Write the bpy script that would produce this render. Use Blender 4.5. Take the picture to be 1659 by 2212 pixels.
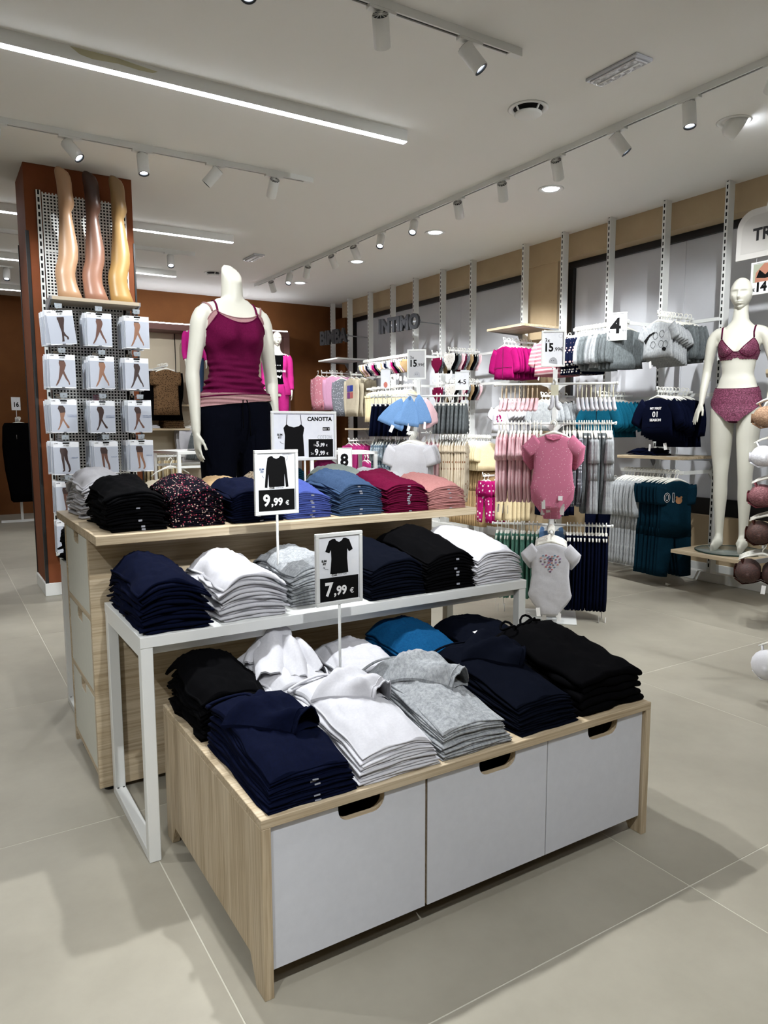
import bpy, bmesh, math, random
from mathutils import Vector, Matrix
for o in list(bpy.data.objects): bpy.data.objects.remove(o)
S = bpy.context.scene
COL = S.collection
PI = math.pi
sin, cos = math.sin, math.cos
R = random.Random(7)

# ------------------------------------------------------------------ camera
cd = bpy.data.cameras.new('camera'); cam = bpy.data.objects.new('camera', cd); COL.objects.link(cam)
cd.sensor_fit = 'VERTICAL'; cd.sensor_height = 24.0; cd.lens = 1569.77 * 24.0 / 2212.0
cd.clip_start = 0.05; cd.clip_end = 100
_R = Vector((0.84995194, -0.52685309, -0.00274049)); _U = Vector((0.06429137, 0.09855334, 0.9930528)); _F = Vector((0.52292285, 0.84422335, -0.11763771))
cam.matrix_world = Matrix(((_R.x, _U.x, -_F.x, -0.5408), (_R.y, _U.y, -_F.y, -1.3712), (_R.z, _U.z, -_F.z, 1.25), (0, 0, 0, 1)))
S.camera = cam
# ------------------------------------------------------------------ world, exposure
W = bpy.data.worlds.new('world'); S.world = W; W.use_nodes = True
W.node_tree.nodes['Background'].inputs[0].default_value = (0.9, 0.93, 1.0, 1)
W.node_tree.nodes['Background'].inputs[1].default_value = 0.05
S.view_settings.view_transform = 'Standard'; S.view_settings.look = 'None'
S.view_settings.exposure = 0.56
S.view_settings.gamma = 1.0
SPOT_W = 75.0      # watts of one track spot
LED_E = 16.0        # emission of the linear ceiling lamps

# ------------------------------------------------------------------ materials
def lin(h):
    h = h.lstrip('#'); r = []
    for i in (0, 2, 4):
        c = int(h[i:i+2], 16) / 255.0
        r.append(c / 12.92 if c <= 0.04045 else ((c + 0.055) / 1.055) ** 2.4)
    return (r[0], r[1], r[2], 1.0)
MATS = {}
def _new(name):
    m = bpy.data.materials.new(name); m.use_nodes = True; MATS[name] = m
    return m, m.node_tree, m.node_tree.nodes['Principled BSDF']
def plain(name, col, rough=0.5, metal=0.0, **kw):
    if name in MATS: return MATS[name]
    m, t, b = _new(name); b.inputs['Base Color'].default_value = lin(col); b.inputs['Roughness'].default_value = rough; b.inputs['Metallic'].default_value = metal
    for k, v in kw.items(): b.inputs[k.replace('_', ' ')].default_value = v
    return m
def coords(t, scale=(1, 1, 1), kind='Object'):
    tc = t.nodes.new('ShaderNodeTexCoord'); mp = t.nodes.new('ShaderNodeMapping'); mp.inputs['Scale'].default_value = scale
    t.links.new(tc.outputs[kind], mp.inputs[0]); return mp
def ramp(t, fac, stops, interp='LINEAR'):
    r = t.nodes.new('ShaderNodeValToRGB'); e = r.color_ramp.elements; r.color_ramp.interpolation = interp
    e[0].position, e[0].color = stops[0][0], lin(stops[0][1]); e[1].position, e[1].color = stops[-1][0], lin(stops[-1][1])
    for p, c in stops[1:-1]:
        n = e.new(p); n.color = lin(c)
    t.links.new(fac, r.inputs[0]); return r
def bump(t, b, fac, strength=0.2, dist=0.01):
    n = t.nodes.new('ShaderNodeBump'); n.inputs['Strength'].default_value = strength; n.inputs['Distance'].default_value = dist
    t.links.new(fac, n.inputs['Height']); t.links.new(n.outputs[0], b.inputs['Normal'])
def noise(t, mp, scale, detail=3, rough=0.55):
    n = t.nodes.new('ShaderNodeTexNoise'); n.inputs['Scale'].default_value = scale; n.inputs['Detail'].default_value = detail; n.inputs['Roughness'].default_value = rough
    t.links.new(mp.outputs[0], n.inputs['Vector']); return n
def fabric(name, col, col2=None, wrinkle=14.0, strength=0.35, rough=0.9):
    """matte knit cloth: fine mottling and soft wrinkles"""
    if name in MATS: return MATS[name]
    m, t, b = _new(name); b.inputs['Roughness'].default_value = rough
    b.inputs['Specular IOR Level'].default_value = 0.03
    mp = coords(t); n = noise(t, mp, 160, 2)
    r = ramp(t, n.outputs[0], [(0.3, col2 or col), (0.7, col)]); t.links.new(r.outputs[0], b.inputs['Base Color'])
    w = noise(t, mp, wrinkle, 2, 0.5); bump(t, b, w.outputs[0], strength, 0.02)
    return m
def heather(name, c1, c2):
    if name in MATS: return MATS[name]
    m, t, b = _new(name); b.inputs['Roughness'].default_value = 0.95; b.inputs['Specular IOR Level'].default_value = 0.03
    mp = coords(t, (1, 1, 0.35)); n = noise(t, mp, 110, 4, 0.75)
    r = ramp(t, n.outputs[0], [(0.35, c2), (0.62, c1)]); t.links.new(r.outputs[0], b.inputs['Base Color'])
    w = noise(t, coords(t), 16, 2); bump(t, b, w.outputs[0], 0.35, 0.02); return m
def spotted(name, base, dots, scale=40, size=0.28, rough=0.9, dots2=None):
    """printed cloth: motifs scattered on a plain ground"""
    if name in MATS: return MATS[name]
    m, t, b = _new(name); b.inputs['Roughness'].default_value = rough; b.inputs['Specular IOR Level'].default_value = 0.03
    mp = coords(t); v = t.nodes.new('ShaderNodeTexVoronoi'); v.inputs['Scale'].default_value = scale
    t.links.new(mp.outputs[0], v.inputs['Vector'])
    r = ramp(t, v.outputs['Distance'], [(size, '#ffffff'), (size + 0.06, '#000000')])
    mx = t.nodes.new('ShaderNodeMix'); mx.data_type = 'RGBA'
    t.links.new(r.outputs[0], mx.inputs[0]); mx.inputs[6].default_value = lin(base); mx.inputs[7].default_value = lin(dots)
    if dots2:
        sp = t.nodes.new('ShaderNodeSeparateColor'); t.links.new(v.outputs['Color'], sp.inputs[0])
        rr = ramp(t, sp.outputs[0], [(0.0, dots), (0.4, dots2), (0.75, base)], 'CONSTANT'); t.links.new(rr.outputs[0], mx.inputs[7])
    t.links.new(mx.outputs[2], b.inputs['Base Color']); return m
def striped(name, c1, c2, scale=22, duty=0.62, axis='Z'):
    if name in MATS: return MATS[name]
    m, t, b = _new(name); b.inputs['Roughness'].default_value = 0.9; b.inputs['Specular IOR Level'].default_value = 0.03
    mp = coords(t); w = t.nodes.new('ShaderNodeTexWave'); w.bands_direction = axis; w.inputs['Scale'].default_value = scale
    t.links.new(mp.outputs[0], w.inputs['Vector'])
    r = ramp(t, w.outputs['Fac'], [(duty, c1), (duty + 0.06, c2)]); t.links.new(r.outputs[0], b.inputs['Base Color']); return m
def lace(name, c1, c2, scale=150):
    if name in MATS: return MATS[name]
    m, t, b = _new(name); b.inputs['Roughness'].default_value = 0.7
    mp = coords(t, (1, 1, 2.2)); n = noise(t, mp, scale, 3, 0.7)
    r = ramp(t, n.outputs[0], [(0.46, c1), (0.58, c2)]); t.links.new(r.outputs[0], b.inputs['Base Color'])
    bump(t, b, n.outputs[0], 0.4, 0.004); return m
def wood(name, c1, c2, c3, axis=0, scale=1.0):
    """light oak laminate, grain running along one axis"""
    if name in MATS: return MATS[name]
    m, t, b = _new(name); b.inputs['Roughness'].default_value = 0.5; b.inputs['Specular IOR Level'].default_value = 0.3
    sc = [13.0 * scale] * 3; sc[axis] = 0.9 * scale
    n = noise(t, coords(t, sc), 1.6, 5, 0.62); n.inputs['Distortion'].default_value = 0.7
    sc2 = [150.0] * 3; sc2[axis] = 4.0
    n2 = noise(t, coords(t, sc2), 1.0, 2, 0.6)
    r = ramp(t, n.outputs[0], [(0.28, c3), (0.45, c2), (0.62, c1), (0.8, c2)])
    r2 = ramp(t, n2.outputs[0], [(0.3, '#c9c0b4'), (0.6, '#ffffff')])
    mx = t.nodes.new('ShaderNodeMix'); mx.data_type = 'RGBA'; mx.blend_type = 'MULTIPLY'; mx.inputs[0].default_value = 0.75
    t.links.new(r.outputs[0], mx.inputs[6]); t.links.new(r2.outputs[0], mx.inputs[7]); t.links.new(mx.outputs[2], b.inputs['Base Color'])
    # scattered knots
    sk = [3.4, 3.4, 3.4]; sk[axis] = 1.6
    v = t.nodes.new('ShaderNodeTexVoronoi'); v.inputs['Scale'].default_value = 1.4; t.links.new(coords(t, sk).outputs[0], v.inputs['Vector'])
    kr = ramp(t, v.outputs['Distance'], [(0.02, '#6b4f35'), (0.06, '#ffffff')])
    mk = t.nodes.new('ShaderNodeMix'); mk.data_type = 'RGBA'; mk.blend_type = 'MULTIPLY'; mk.inputs[0].default_value = 0.8
    t.links.new(mx.outputs[2], mk.inputs[6]); t.links.new(kr.outputs[0], mk.inputs[7]); t.links.new(mk.outputs[2], b.inputs['Base Color'])
    bump(t, b, n2.outputs[0], 0.08, 0.002); return m
def mottled(name, c1, c2, scale=1.5, rough=0.5, bstr=0.05, spec=0.3):
    if name in MATS: return MATS[name]
    m, t, b = _new(name); b.inputs['Roughness'].default_value = rough; b.inputs['Specular IOR Level'].default_value = spec
    mp = coords(t); n = noise(t, mp, scale, 8, 0.62); r = ramp(t, n.outputs[0], [(0.3, c2), (0.7, c1)])
    t.links.new(r.outputs[0], b.inputs['Base Color']); f = noise(t, mp, scale * 60, 2); bump(t, b, f.outputs[0], bstr, 0.002); return m
def glow(name, col, e):
    if name in MATS: return MATS[name]
    m, t, b = _new(name); b.inputs['Base Color'].default_value = lin(col); b.inputs['Emission Color'].default_value = lin(col); b.inputs['Emission Strength'].default_value = e
    return m

M_WHITE = plain('white_powder_coat', '#e4e6e4', 0.42)
M_PAINT = plain('ceiling_paint', '#e8e8e4', 0.85)
M_OAK_X = wood('oak_grain_x', '#cbbca2', '#bdac90', '#a79579', 0)
M_OAK_Y = wood('oak_grain_y', '#cbbca2', '#bdac90', '#a79579', 1)
M_OAK_Z = wood('oak_grain_z', '#cbbca2', '#bdac90', '#a79579', 2)
M_DOOR = mottled('door_laminate', '#d3d6de', '#ced1d9', 40, 0.45)
M_DRAWER = mottled('drawer_laminate', '#cfd0c6', '#cacbc1', 40, 0.5)
M_BLACK = plain('black_plastic', '#0b0b0c', 0.45)
M_DARK = plain('dark_cavity', '#060606', 0.9)
M_PRINT_BLACK = plain('print_black', '#0b0b0c', 0.7, 0.0, Specular_IOR_Level=0.12)
M_PRINT_WHITE = plain('print_white', '#f3f3f3', 0.6)
M_PAPER = mottled('sign_paper', '#eceef2', '#e4e7ee', 30, 0.35)
M_CHROME = plain('chrome', '#dfe3e8', 0.12, 1.0)
M_TERRA = mottled('terracotta_paint', '#7d4428', '#74401f', 6, 0.8)
M_BROWN = mottled('brown_wall_paint', '#6f4420', '#64400f'.replace('400f', '3c1b'), 3, 0.85)
M_BEIGE = mottled('beige_wall_paint', '#b9a586', '#b19d7e', 4, 0.85)
M_TILE = mottled('porcelain_tile', '#a39e90', '#908b7e', 2.2, 0.42, 0.03, 0.35)
M_GROUT = plain('grout', '#c2bfb1', 0.9)
M_BLIND = mottled('grey_blind', '#cfd1d6', '#c8cacf', 2, 0.7)
M_MANNEQUIN = plain('mannequin_cream', '#d3d2c6', 0.42)
M_HANGER = plain('hanger_plastic', '#ecebe2', 0.35)
M_TAGP = plain('price_tag_card', '#eeeeee', 0.6)
M_LED = glow('led_diffuser', '#f4f8ff', LED_E)
M_LENS = glow('spot_lens', '#f2f6ff', 14.0)
M_RING = plain('spot_ring', '#1d2226', 0.4)

# ------------------------------------------------------------------ mesh collector
class MB:
    def __init__(s): s.v = []; s.f = []; s.m = []; s.s = []
    def add(s, verts, faces, mi=0, smooth=False):
        o = len(s.v); s.v += [tuple(p) for p in verts]
        for f in faces: s.f.append(tuple(i + o for i in f)); s.m.append(mi); s.s.append(smooth)
        return s
    def box(s, x0, x1, y0, y1, z0, z1, mi=0):
        return s.add([(x0,y0,z0),(x1,y0,z0),(x1,y1,z0),(x0,y1,z0),(x0,y0,z1),(x1,y0,z1),(x1,y1,z1),(x0,y1,z1)],
                     [(0,3,2,1),(4,5,6,7),(0,1,5,4),(1,2,6,5),(2,3,7,6),(3,0,4,7)], mi)
    def loft(s, rings, mi=0, cap=(True, True), smooth=True, closed=True):
        n = len(rings[0]); o = len(s.v); fs = []
        for r in rings: s.v += [tuple(p) for p in r]
        for i in range(len(rings) - 1):
            for j in range(n if closed else n - 1):
                a = o + i*n + j; b = o + i*n + (j+1) % n; fs.append((a, b, b+n, a+n))
        k = len(rings) - 1
        if closed and cap[0]: fs.append(tuple(o + j for j in range(n))[::-1])
        if closed and cap[1]: fs.append(tuple(o + k*n + j for j in range(n)))
        for f in fs: s.f.append(f); s.m.append(mi); s.s.append(smooth)
        return s
    def tube(s, pts, r, n=8, mi=0, cap=True, flat=1.0):
        """round bar along a polyline; r may be a list; flat squeezes it across the second axis"""
        pts = [Vector(p) for p in pts]; k = len(pts); rs = r if isinstance(r, (list, tuple)) else [r]*k
        rings = []; up = None
        for i in range(k):
            d = (pts[min(i+1, k-1)] - pts[max(i-1, 0)]); d.normalize()
            if up is None:
                up = Vector((0,0,1)) if abs(d.z) < 0.9 else Vector((0,1,0))
            a = d.cross(up)
            if a.length < 1e-5: a = d.cross(Vector((1,0,0)))
            a.normalize(); u = a.cross(d); u.normalize(); up = u
            rings.append([pts[i] + a*(rs[i]*cos(2*PI*j/n)) + u*(rs[i]*flat*sin(2*PI*j/n)) for j in range(n)])
        return s.loft(rings, mi, (cap, cap))
    def bar(s, a, b, w, h, mi=0):
        """square bar from a to b"""
        a, b = Vector(a), Vector(b); d = (b-a).normalized(); up = Vector((0,0,1)) if abs(d.z) < 0.9 else Vector((0,1,0))
        x = d.cross(up).normalized()*(w/2); y = x.cross(d).normalized()*(h/2)
        return s.loft([[p-x-y, p+x-y, p+x+y, p-x+y] for p in (a, b)], mi, smooth=False)
    def prism(s, poly, t0, t1, axis='Y', mi=0, smooth=False):
        """outline (a,b) pushed from t0 to t1 along an axis: Y -> (a,t,b); X -> (t,a,b); Z -> (a,b,t)"""
        f = {'Y': lambda p, t: (p[0], t, p[1]), 'X': lambda p, t: (t, p[0], p[1]), 'Z': lambda p, t: (p[0], p[1], t)}[axis]
        return s.loft([[f(p, t0) for p in poly], [f(p, t1) for p in poly]], mi, smooth=smooth)
    def lathe(s, prof, n=20, mi=0, c=(0,0,0), smooth=True, hollow=False):
        if hollow: prof = list(prof) + [prof[0]]
        return s.loft([[(c[0]+r*cos(2*PI*j/n), c[1]+r*sin(2*PI*j/n), c[2]+z) for j in range(n)] for r, z in prof], mi, (not hollow, not hollow), smooth=smooth)
    def grid(s, P, mi=0, smooth=True):
        n = len(P[0]); o = len(s.v)
        for r in P: s.v += [tuple(p) for p in r]
        for i in range(len(P)-1):
            for j in range(n-1): s.f.append((o+i*n+j, o+i*n+j+1, o+(i+1)*n+j+1, o+(i+1)*n+j)); s.m.append(mi); s.s.append(smooth)
        return s
    def move(s, M):
        s.v = [tuple(M @ Vector(p)) for p in s.v]; return s
    def mesh(s, name, mats, bevel=0.0, fix=True):
        me = bpy.data.meshes.new(name); me.from_pydata(s.v, [], s.f)
        for m in (mats if isinstance(mats, (list, tuple)) else [mats]): me.materials.append(m)
        me.polygons.foreach_set('material_index', s.m); me.polygons.foreach_set('use_smooth', s.s)
        if bevel or fix:
            b = bmesh.new(); b.from_mesh(me)
            if fix: bmesh.ops.recalc_face_normals(b, faces=b.faces)
            if bevel:
                es = [e for e in b.edges if len(e.link_faces) == 2 and e.calc_face_angle(0) > 0.6]
                bmesh.ops.bevel(b, geom=es, offset=bevel, segments=1, affect='EDGES', clamp_overlap=True)
            b.to_mesh(me); b.free()
        me.update(); return me
def link(name, me, parent=None, loc=(0,0,0), rot=0.0):
    o = bpy.data.objects.new(name, me); COL.objects.link(o); o.location = loc
    if isinstance(rot, (int, float)): o.rotation_euler = (0, 0, rot)
    else: o.rotation_euler = rot
    if parent: o.parent = parent
    return o
def tag(o, label, cat, group=None, kind=None):
    if label: o['label'] = label
    if cat: o['category'] = cat
    if group: o['group'] = group
    if kind: o['kind'] = kind
    return o
def thing(name, label, cat, loc=(0,0,0), rot=0.0, group=None):
    o = link(name, None, None, loc, rot); o.empty_display_size = 0.05
    return tag(o, label, cat, group)
def part(name, mb, mats, parent, bevel=0.0, loc=(0,0,0), rot=0.0, fix=True):
    return link(name, mb.mesh(name, mats, bevel, fix), parent, loc, rot)
def struct(name, mb, mats, label=None, bevel=0.0, loc=(0,0,0), rot=0.0, parent=None):
    o = link(name, mb.mesh(name, mats, bevel), parent, loc, rot); o['kind'] = 'structure'
    if label: o['label'] = label
    return o
def copy_tree(o, loc=None, rot=None, label=None, group=None, parent=None):
    c = o.copy(); COL.objects.link(c)
    if parent: c.parent = parent
    if loc is not None: c.location = loc
    if rot is not None: c.rotation_euler = (0, 0, rot) if isinstance(rot, (int, float)) else rot
    if label: c['label'] = label
    if group: c['group'] = group
    for ch in [k for k in o.children]: copy_tree(ch, parent=c)
    return c
FONT_CACHE = {}
def text_mesh(txt, size, bold=0.0, depth=0.0006, align='LEFT', sx=1.0, key=None):
    """flat lettering as a thin mesh in the XZ plane facing -Y, baseline at z = 0"""
    k = (txt, size, bold, depth, align, sx)
    if k in FONT_CACHE: return FONT_CACHE[k]
    cu = bpy.data.curves.new('lettering', 'FONT'); cu.body = txt; cu.size = size; cu.extrude = depth; cu.offset = bold; cu.align_x = align; cu.resolution_u = 3
    o = bpy.data.objects.new('lettering', cu); COL.objects.link(o)
    dg = bpy.context.evaluated_depsgraph_get(); me = bpy.data.meshes.new_from_object(o.evaluated_get(dg))
    bpy.data.objects.remove(o); bpy.data.curves.remove(cu)
    me.transform(Matrix.Diagonal((sx, 1, 1, 1))); me.transform(Matrix.Rotation(PI/2, 4, 'X'))
    me.name = 'lettering'; FONT_CACHE[k] = me; return me
def letters(txt, size, mat, parent, loc, bold=0.0, depth=0.0006, align='LEFT', sx=1.0, rot=0.0, name='lettering'):
    me = text_mesh(txt, size, bold, depth, align, sx)
    if me.materials and me.materials[0] != mat:
        me = me.copy(); me.materials.clear()
    if not me.materials: me.materials.append(mat)
    return link(name, me, parent, loc, rot)
def rrect(x0, x1, z0, z1, r, n=5):
    p = []
    for cx, cz, a in ((x1-r, z0+r, -PI/2), (x1-r, z1-r, 0), (x0+r, z1-r, PI/2), (x0+r, z0+r, PI)):
        for i in range(n+1): p.append((cx + r*cos(a + i*PI/2/n), cz + r*sin(a + i*PI/2/n)))
    return p
# ================================================================== the room
HC = 3.08; XU = 4.685; XWIN = 5.02; YB = 8.88
# floor: tiles of 1.2 m with pale joints
fl = struct('floor', MB().box(-5.4, 5.3, -4.0, 12.0, -0.03, -0.0007), M_GROUT, 'greige porcelain tile floor with pale joints')
G = 0.0034
tm = MB().box(-0.6+G/2, 0.6-G/2, -0.6+G/2, 0.6-G/2, -0.012, 0).mesh('tile', M_TILE, 0.0004)
for i in range(-4, 5):
    for j in range(-2, 10):
        link('tile', tm, fl, (-0.058 + 0.6 + 1.2*i, -0.236 + 0.6 + 1.2*j, 0.0), R.choice((0, PI)))
struct('ceiling', MB().box(-5.4, 5.3, -4.0, 12.0, HC, HC+0.1), M_PAINT, 'off-white painted plaster ceiling')
struct('wall_back', MB().box(1.35, 5.3, YB, YB+0.12, 0, HC).box(1.23, 1.35, YB, 10.4, 0, HC).box(-5.4, 1.35, 10.3, 10.42, 0, HC), M_BROWN, 'brown painted rear wall')
struct('wall_left', MB().box(-5.4, -5.28, -4.0, 10.4, 0, HC), M_BEIGE, 'beige side wall outside the picture')
struct('wall_front', MB().box(-5.28, 5.3, -4.0, -3.88, 0, HC), M_BEIGE, 'beige wall behind the viewer')
# right wall: beige below, beam above, two blinds, a pillar between them
wr = struct('wall_right', MB().box(XWIN+0.06, 5.3, -4.0, 12.0, 0, HC), M_BEIGE, 'beige window wall behind the shelving uprights')
part('beam', MB().box(XU+0.13, XWIN+0.07, -4.0, 8.45, 2.86, HC), M_BEIGE, wr)
part('low_wall', MB().box(XU+0.2, XWIN+0.07, -4.0, YB, 0, 0.50), M_BEIGE, wr)
part('pillar', MB().box(XU+0.14, XWIN+0.07, 4.02, 4.46, 0.0, 2.87), M_BEIGE, wr)
part('end_pillar', MB().box(XWIN-0.18, XWIN+0.07, 8.42, YB, 0.0, 2.87), M_BROWN, wr)
part('corner_guard', MB().box(XU+0.133, XU+0.15, 4.015, 4.03, 0.0, 2.2).box(XU+0.133, XU+0.15, 4.45, 4.465, 0.0, 2.2), M_BLACK, wr)
for k, (y0, y1) in enumerate(((-3.6, 4.02), (4.46, 8.42))):
    w = thing('window_%d' % (k+1), None, None); w['kind'] = 'structure'; w['label'] = 'tall window covered by a grey blind in a black frame'
    part('frame', MB().box(XWIN-0.05, XWIN+0.05, y0, y1, 2.80, 2.865).box(XWIN-0.05, XWIN+0.05, y0, y1, 0.50, 0.64).box(XWIN-0.05, XWIN+0.05, y0, y0+0.07, 0.64, 2.80).box(XWIN-0.05, XWIN+0.05, y1-0.07, y1, 0.64, 2.80), M_BLACK, w, 0.002)
    n = round((y1-y0-0.14)/1.24); d = (y1-y0-0.14)/n
    bm_ = MB().box(XWIN-0.012, XWIN, -d/2+0.001, d/2-0.001, 0.635, 2.805).mesh('blind_panel', M_BLIND, 0.0008)
    for i in range(n): link('blind_panel', bm_, w, (0, y0+0.07+d*(i+0.5), 0))
struct('baseboard_right', MB().box(XU+0.185, XU+0.2, -4.0, YB, 0.0, 0.11), M_WHITE, 'white baseboard below the window wall', 0.002)
# terracotta column with white plinth and black edge profiles
CX0, CX1, CY0, CY1 = 0.118, 0.852, 4.45, 4.95
struct('wall_column', MB().box(CX0, CX1, CY0, CY1, 0, HC), M_TERRA, 'square terracotta column', 0.003)
struct('baseboard_column', MB().box(CX0-0.012, CX1+0.012, CY0-0.012, CY1+0.012, 0, 0.095), M_WHITE, 'white baseboard around the terracotta column', 0.003)
for k, (x, y) in enumerate(((CX0, CY0), (CX1, CY0), (CX0, CY1))):
    struct('trim_%d' % (k+1), MB().box(x-0.006, x+0.016 if x == CX0 else x+0.006, y-0.006, y+0.016, 0.095, 2.62), M_BLACK, 'black edge profile on the terracotta column')
# doorway with black frame at the far left
d1 = thing('door_1', None, None); d1['kind'] = 'structure'; d1['label'] = 'pale doorway with a thin black frame in the brown wall'
part('door_leaf', MB().box(-1.1, -0.02, 10.27, 10.3, 0.0, 2.35), plain('pale_door', '#b8ad98', 0.6), d1)
part('door_frame', MB().box(-0.02, 0.04, 10.24, 10.3, 0.0, 2.4).box(-1.16, 0.04, 10.24, 10.3, 2.35, 2.4), M_BLACK, d1)
struct('baseboard_back', MB().box(1.36, 4.9, YB-0.014, YB, 0, 0.1), M_WHITE, 'white baseboard along the brown rear wall', 0.002)

# ================================================================== ceiling fixtures
def linear_lamp(x0, x1, y, label, w=0.044, h=0.070):
    t = thing('linear_lamp', label, 'ceiling lamp', ((x0+x1)/2, y, HC), 0, 'linear ceiling lamps')
    L = (x1-x0)/2
    part('housing', MB().box(-L, L, -w/2, w/2, -h+0.004, 0.0), M_WHITE, t)
    part('diffuser', MB().box(-L+0.002, L-0.002, -w/2+0.001, w/2-0.001, -h, -h+0.0045), M_LED, t)
    part('joint', MB().box(0.618, 0.621, -w/2-0.0006, w/2+0.0006, -h-0.0004, 0), M_WHITE, t)
    return t
L1 = linear_lamp(-2.6, 2.105, 2.635, 'long linear lamp in the ceiling nearest the exit lamp')
part('yellowed_patch', MB().prism([(.395, -.003), (.44, -.030), (.50, -.038), (.62, -.030), (.72, -.036), (.79, -.034), (.815, -.022), (.70, -.012), (.62, -.004)], -.0226, -.0215), plain('yellowed_paint', '#bdb99a', .6), L1)
linear_lamp(-2.6, 2.06, 5.59, 'linear lamp in the ceiling just behind the terracotta column')
linear_lamp(-2.6, 2.05, 7.49, 'shorter looking linear lamp in the ceiling, two rows behind the column')
linear_lamp(-2.6, 1.2, 9.42, 'linear lamp in the ceiling nearest the brown wall beyond the column')
linear_lamp(-2.6, 2.06, -0.4, 'linear lamp in the ceiling above the viewer')
linear_lamp(-2.6, 2.06, -2.4, 'linear lamp in the ceiling behind the viewer')

def track(p0, p1, label):
    p0, p1 = Vector(p0), Vector(p1); d = p1-p0; L = d.length; a = math.atan2(d.y, d.x)
    t = thing('lighting_track', label, 'light track', ((p0.x+p1.x)/2, (p0.y+p1.y)/2, HC), a)
    part('rail', MB().box(-L/2, L/2, -0.018, -0.0085, -0.036, 0).box(-L/2, L/2, 0.0085, 0.018, -0.036, 0), M_WHITE, t)
    part('groove', MB().box(-L/2+0.005, L/2-0.005, -0.0087, 0.0087, -0.03, -0.001), M_BLACK, t)
    part('end_cap', MB().box(L/2-0.07, L/2+0.006, -0.0185, 0.0185, -0.038, 0), M_WHITE, t, 0.001)
    return t
track((-2.2, 1.51), (2.03, 1.51), 'white lighting track in the ceiling nearest the exit lamp')
track((-2.2, 3.715), (1.985, 3.715), 'white lighting track in front of the terracotta column')
track((3.15, -3.4), (3.15, 7.72), 'long white lighting track running along the window wall')
track((-2.2, 6.46), (1.95, 6.46), 'white lighting track behind the terracotta column')
track((-2.2, -1.6), (2.03, -1.6), 'white lighting track above the viewer')
SPOTS = {}
def _spot_meshes():
    ad = MB().box(-0.065, 0.065, -0.0165, 0.0165, -0.049, -0.03).box(0.045, 0.075, -0.013, 0.013, -0.046, -0.034)
    st = MB().tube([(0,0,-0.045), (0,0,-0.085)], [0.012, 0.009], 10).tube([(0,0,-0.05), (0,0,-0.06)], 0.017, 12)
    r = 0.037; L = 0.13
    body = MB().lathe([(r-0.002, 0.0), (r, -0.002), (r, -L), (r-0.001, -L-0.001), (r-0.003, -L), (r-0.003, -0.006)], 24)
    ring = MB().lathe([(r-0.0032, -L-0.0005), (r-0.0032, -L+0.02), (0.027, -L+0.022), (0.027, -L-0.0002)], 24, hollow=True)
    lens = MB().lathe([(0.0, -L+0.012), (0.010, -L+0.0105), (0.026, -L+0.016), (0.026, -L+0.02)], 20)
    fin = MB().lathe([(0.0, 0.0012), (0.0345, 0.0012), (0.0345, -0.003)], 20)
    ribs = MB()
    for k in range(12):
        a = k*PI/6; ribs.bar((0.008*cos(a), 0.008*sin(a), 0.002), (0.0365*cos(a), 0.0365*sin(a), 0.002), 0.0022, 0.004)
    ribs.lathe([(0.009, 0.0), (0.009, 0.0045), (0.0, 0.0045)], 10)
    return dict(ad=ad.mesh('adapter', M_WHITE, 0.001), st=st.mesh('stem', M_WHITE), body=body.mesh('housing', M_WHITE), ring=ring.mesh('ring', M_RING), lens=lens.mesh('lens', M_LENS), fin=fin.mesh('heat_sink', M_RING), ribs=ribs.mesh('rib', M_WHITE))
SM = _spot_meshes()
def spot(x, y, aim, label, along=0.0, power=1.0, group='white spots on the ceiling tracks', size=62, scale=1.0):
    """track spot hanging at (x, y), lamp head turned towards the point aim"""
    t = thing('track_spot', label, 'spotlight', (x, y, HC), 0, group)
    t.scale = (scale,)*3
    link('adapter', SM['ad'], t, (0,0,0), along); link('stem', SM['st'], t)
    piv = Vector((0, 0, -0.095)); d = (Vector(aim) - Vector((x, y, HC-0.14))).normalized()
    q = Vector((0,0,-1)).rotation_difference(d)
    M = Matrix.Translation(piv) @ q.to_matrix().to_4x4() @ Matrix.Translation((0, 0, 0.035))
    h = link('housing', SM['body'], t); h.matrix_local = M
    for n, k in (('ring', 'ring'), ('lens', 'lens'), ('heat_sink', 'fin'), ('rib', 'ribs')):
        link(n, SM[k], h)
    if power > 0:
        ld = bpy.data.lights.new('spot_beam', 'SPOT'); ld.energy = SPOT_W*power; ld.spot_size = math.radians(size); ld.spot_blend = 0.55; ld.shadow_soft_size = 0.028
        ld.color = (0.97, 0.99, 1.0)
        lo = bpy.data.objects.new('spot_beam', ld); COL.objects.link(lo); lo.parent = h; lo.location = (0, 0, -0.136)
    return t
# heads on the short track over the viewer side (aim points are on the merchandise)
G1 = 'white spots on the track nearest the exit lamp'
spot(0.62, 1.51, (0.3, 0.3, 0.4), 'white track spot shining down on the tables, track nearest the exit lamp', 0, 1.7, G1)
spot(0.12, 1.51, (1.0, 0.35, 0.4), 'unseen white track spot added above the tables, farthest from the end cap', 0, 1.4, G1)  # unseen extra head, added to brighten the shirts on the low cabinet
spot(1.235, 1.51, (2.5, 3.2, 1.2), 'white track spot turned away showing its ribbed rear, nearest track', 0, 1.7, G1, 60)
spot(-0.15, 1.35, (0.75, 2.3, 1.55), 'unseen white spot added to light the headless mannequin', 0, 1.0, 'white spots outside the picture', 55)  # added out of view so the mannequin gets light from the front
spot(1.72, 1.51, (2.7, 0.7, 1.3), 'white track spot with glowing lens beside the end cap of the nearest track', 0, 1.0, G1)
G2 = 'white spots on the track in front of the column'
spot(-0.11, 3.715, (-0.6, 2.6, 0.0), 'white track spot beside the column, farthest from the end cap', 0, 0.8, G2)
spot(0.31, 3.715, (1.3, 2.9, 1.45), 'white track spot with glowing lens in front of the column top', 0, 0.8, G2)
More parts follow.
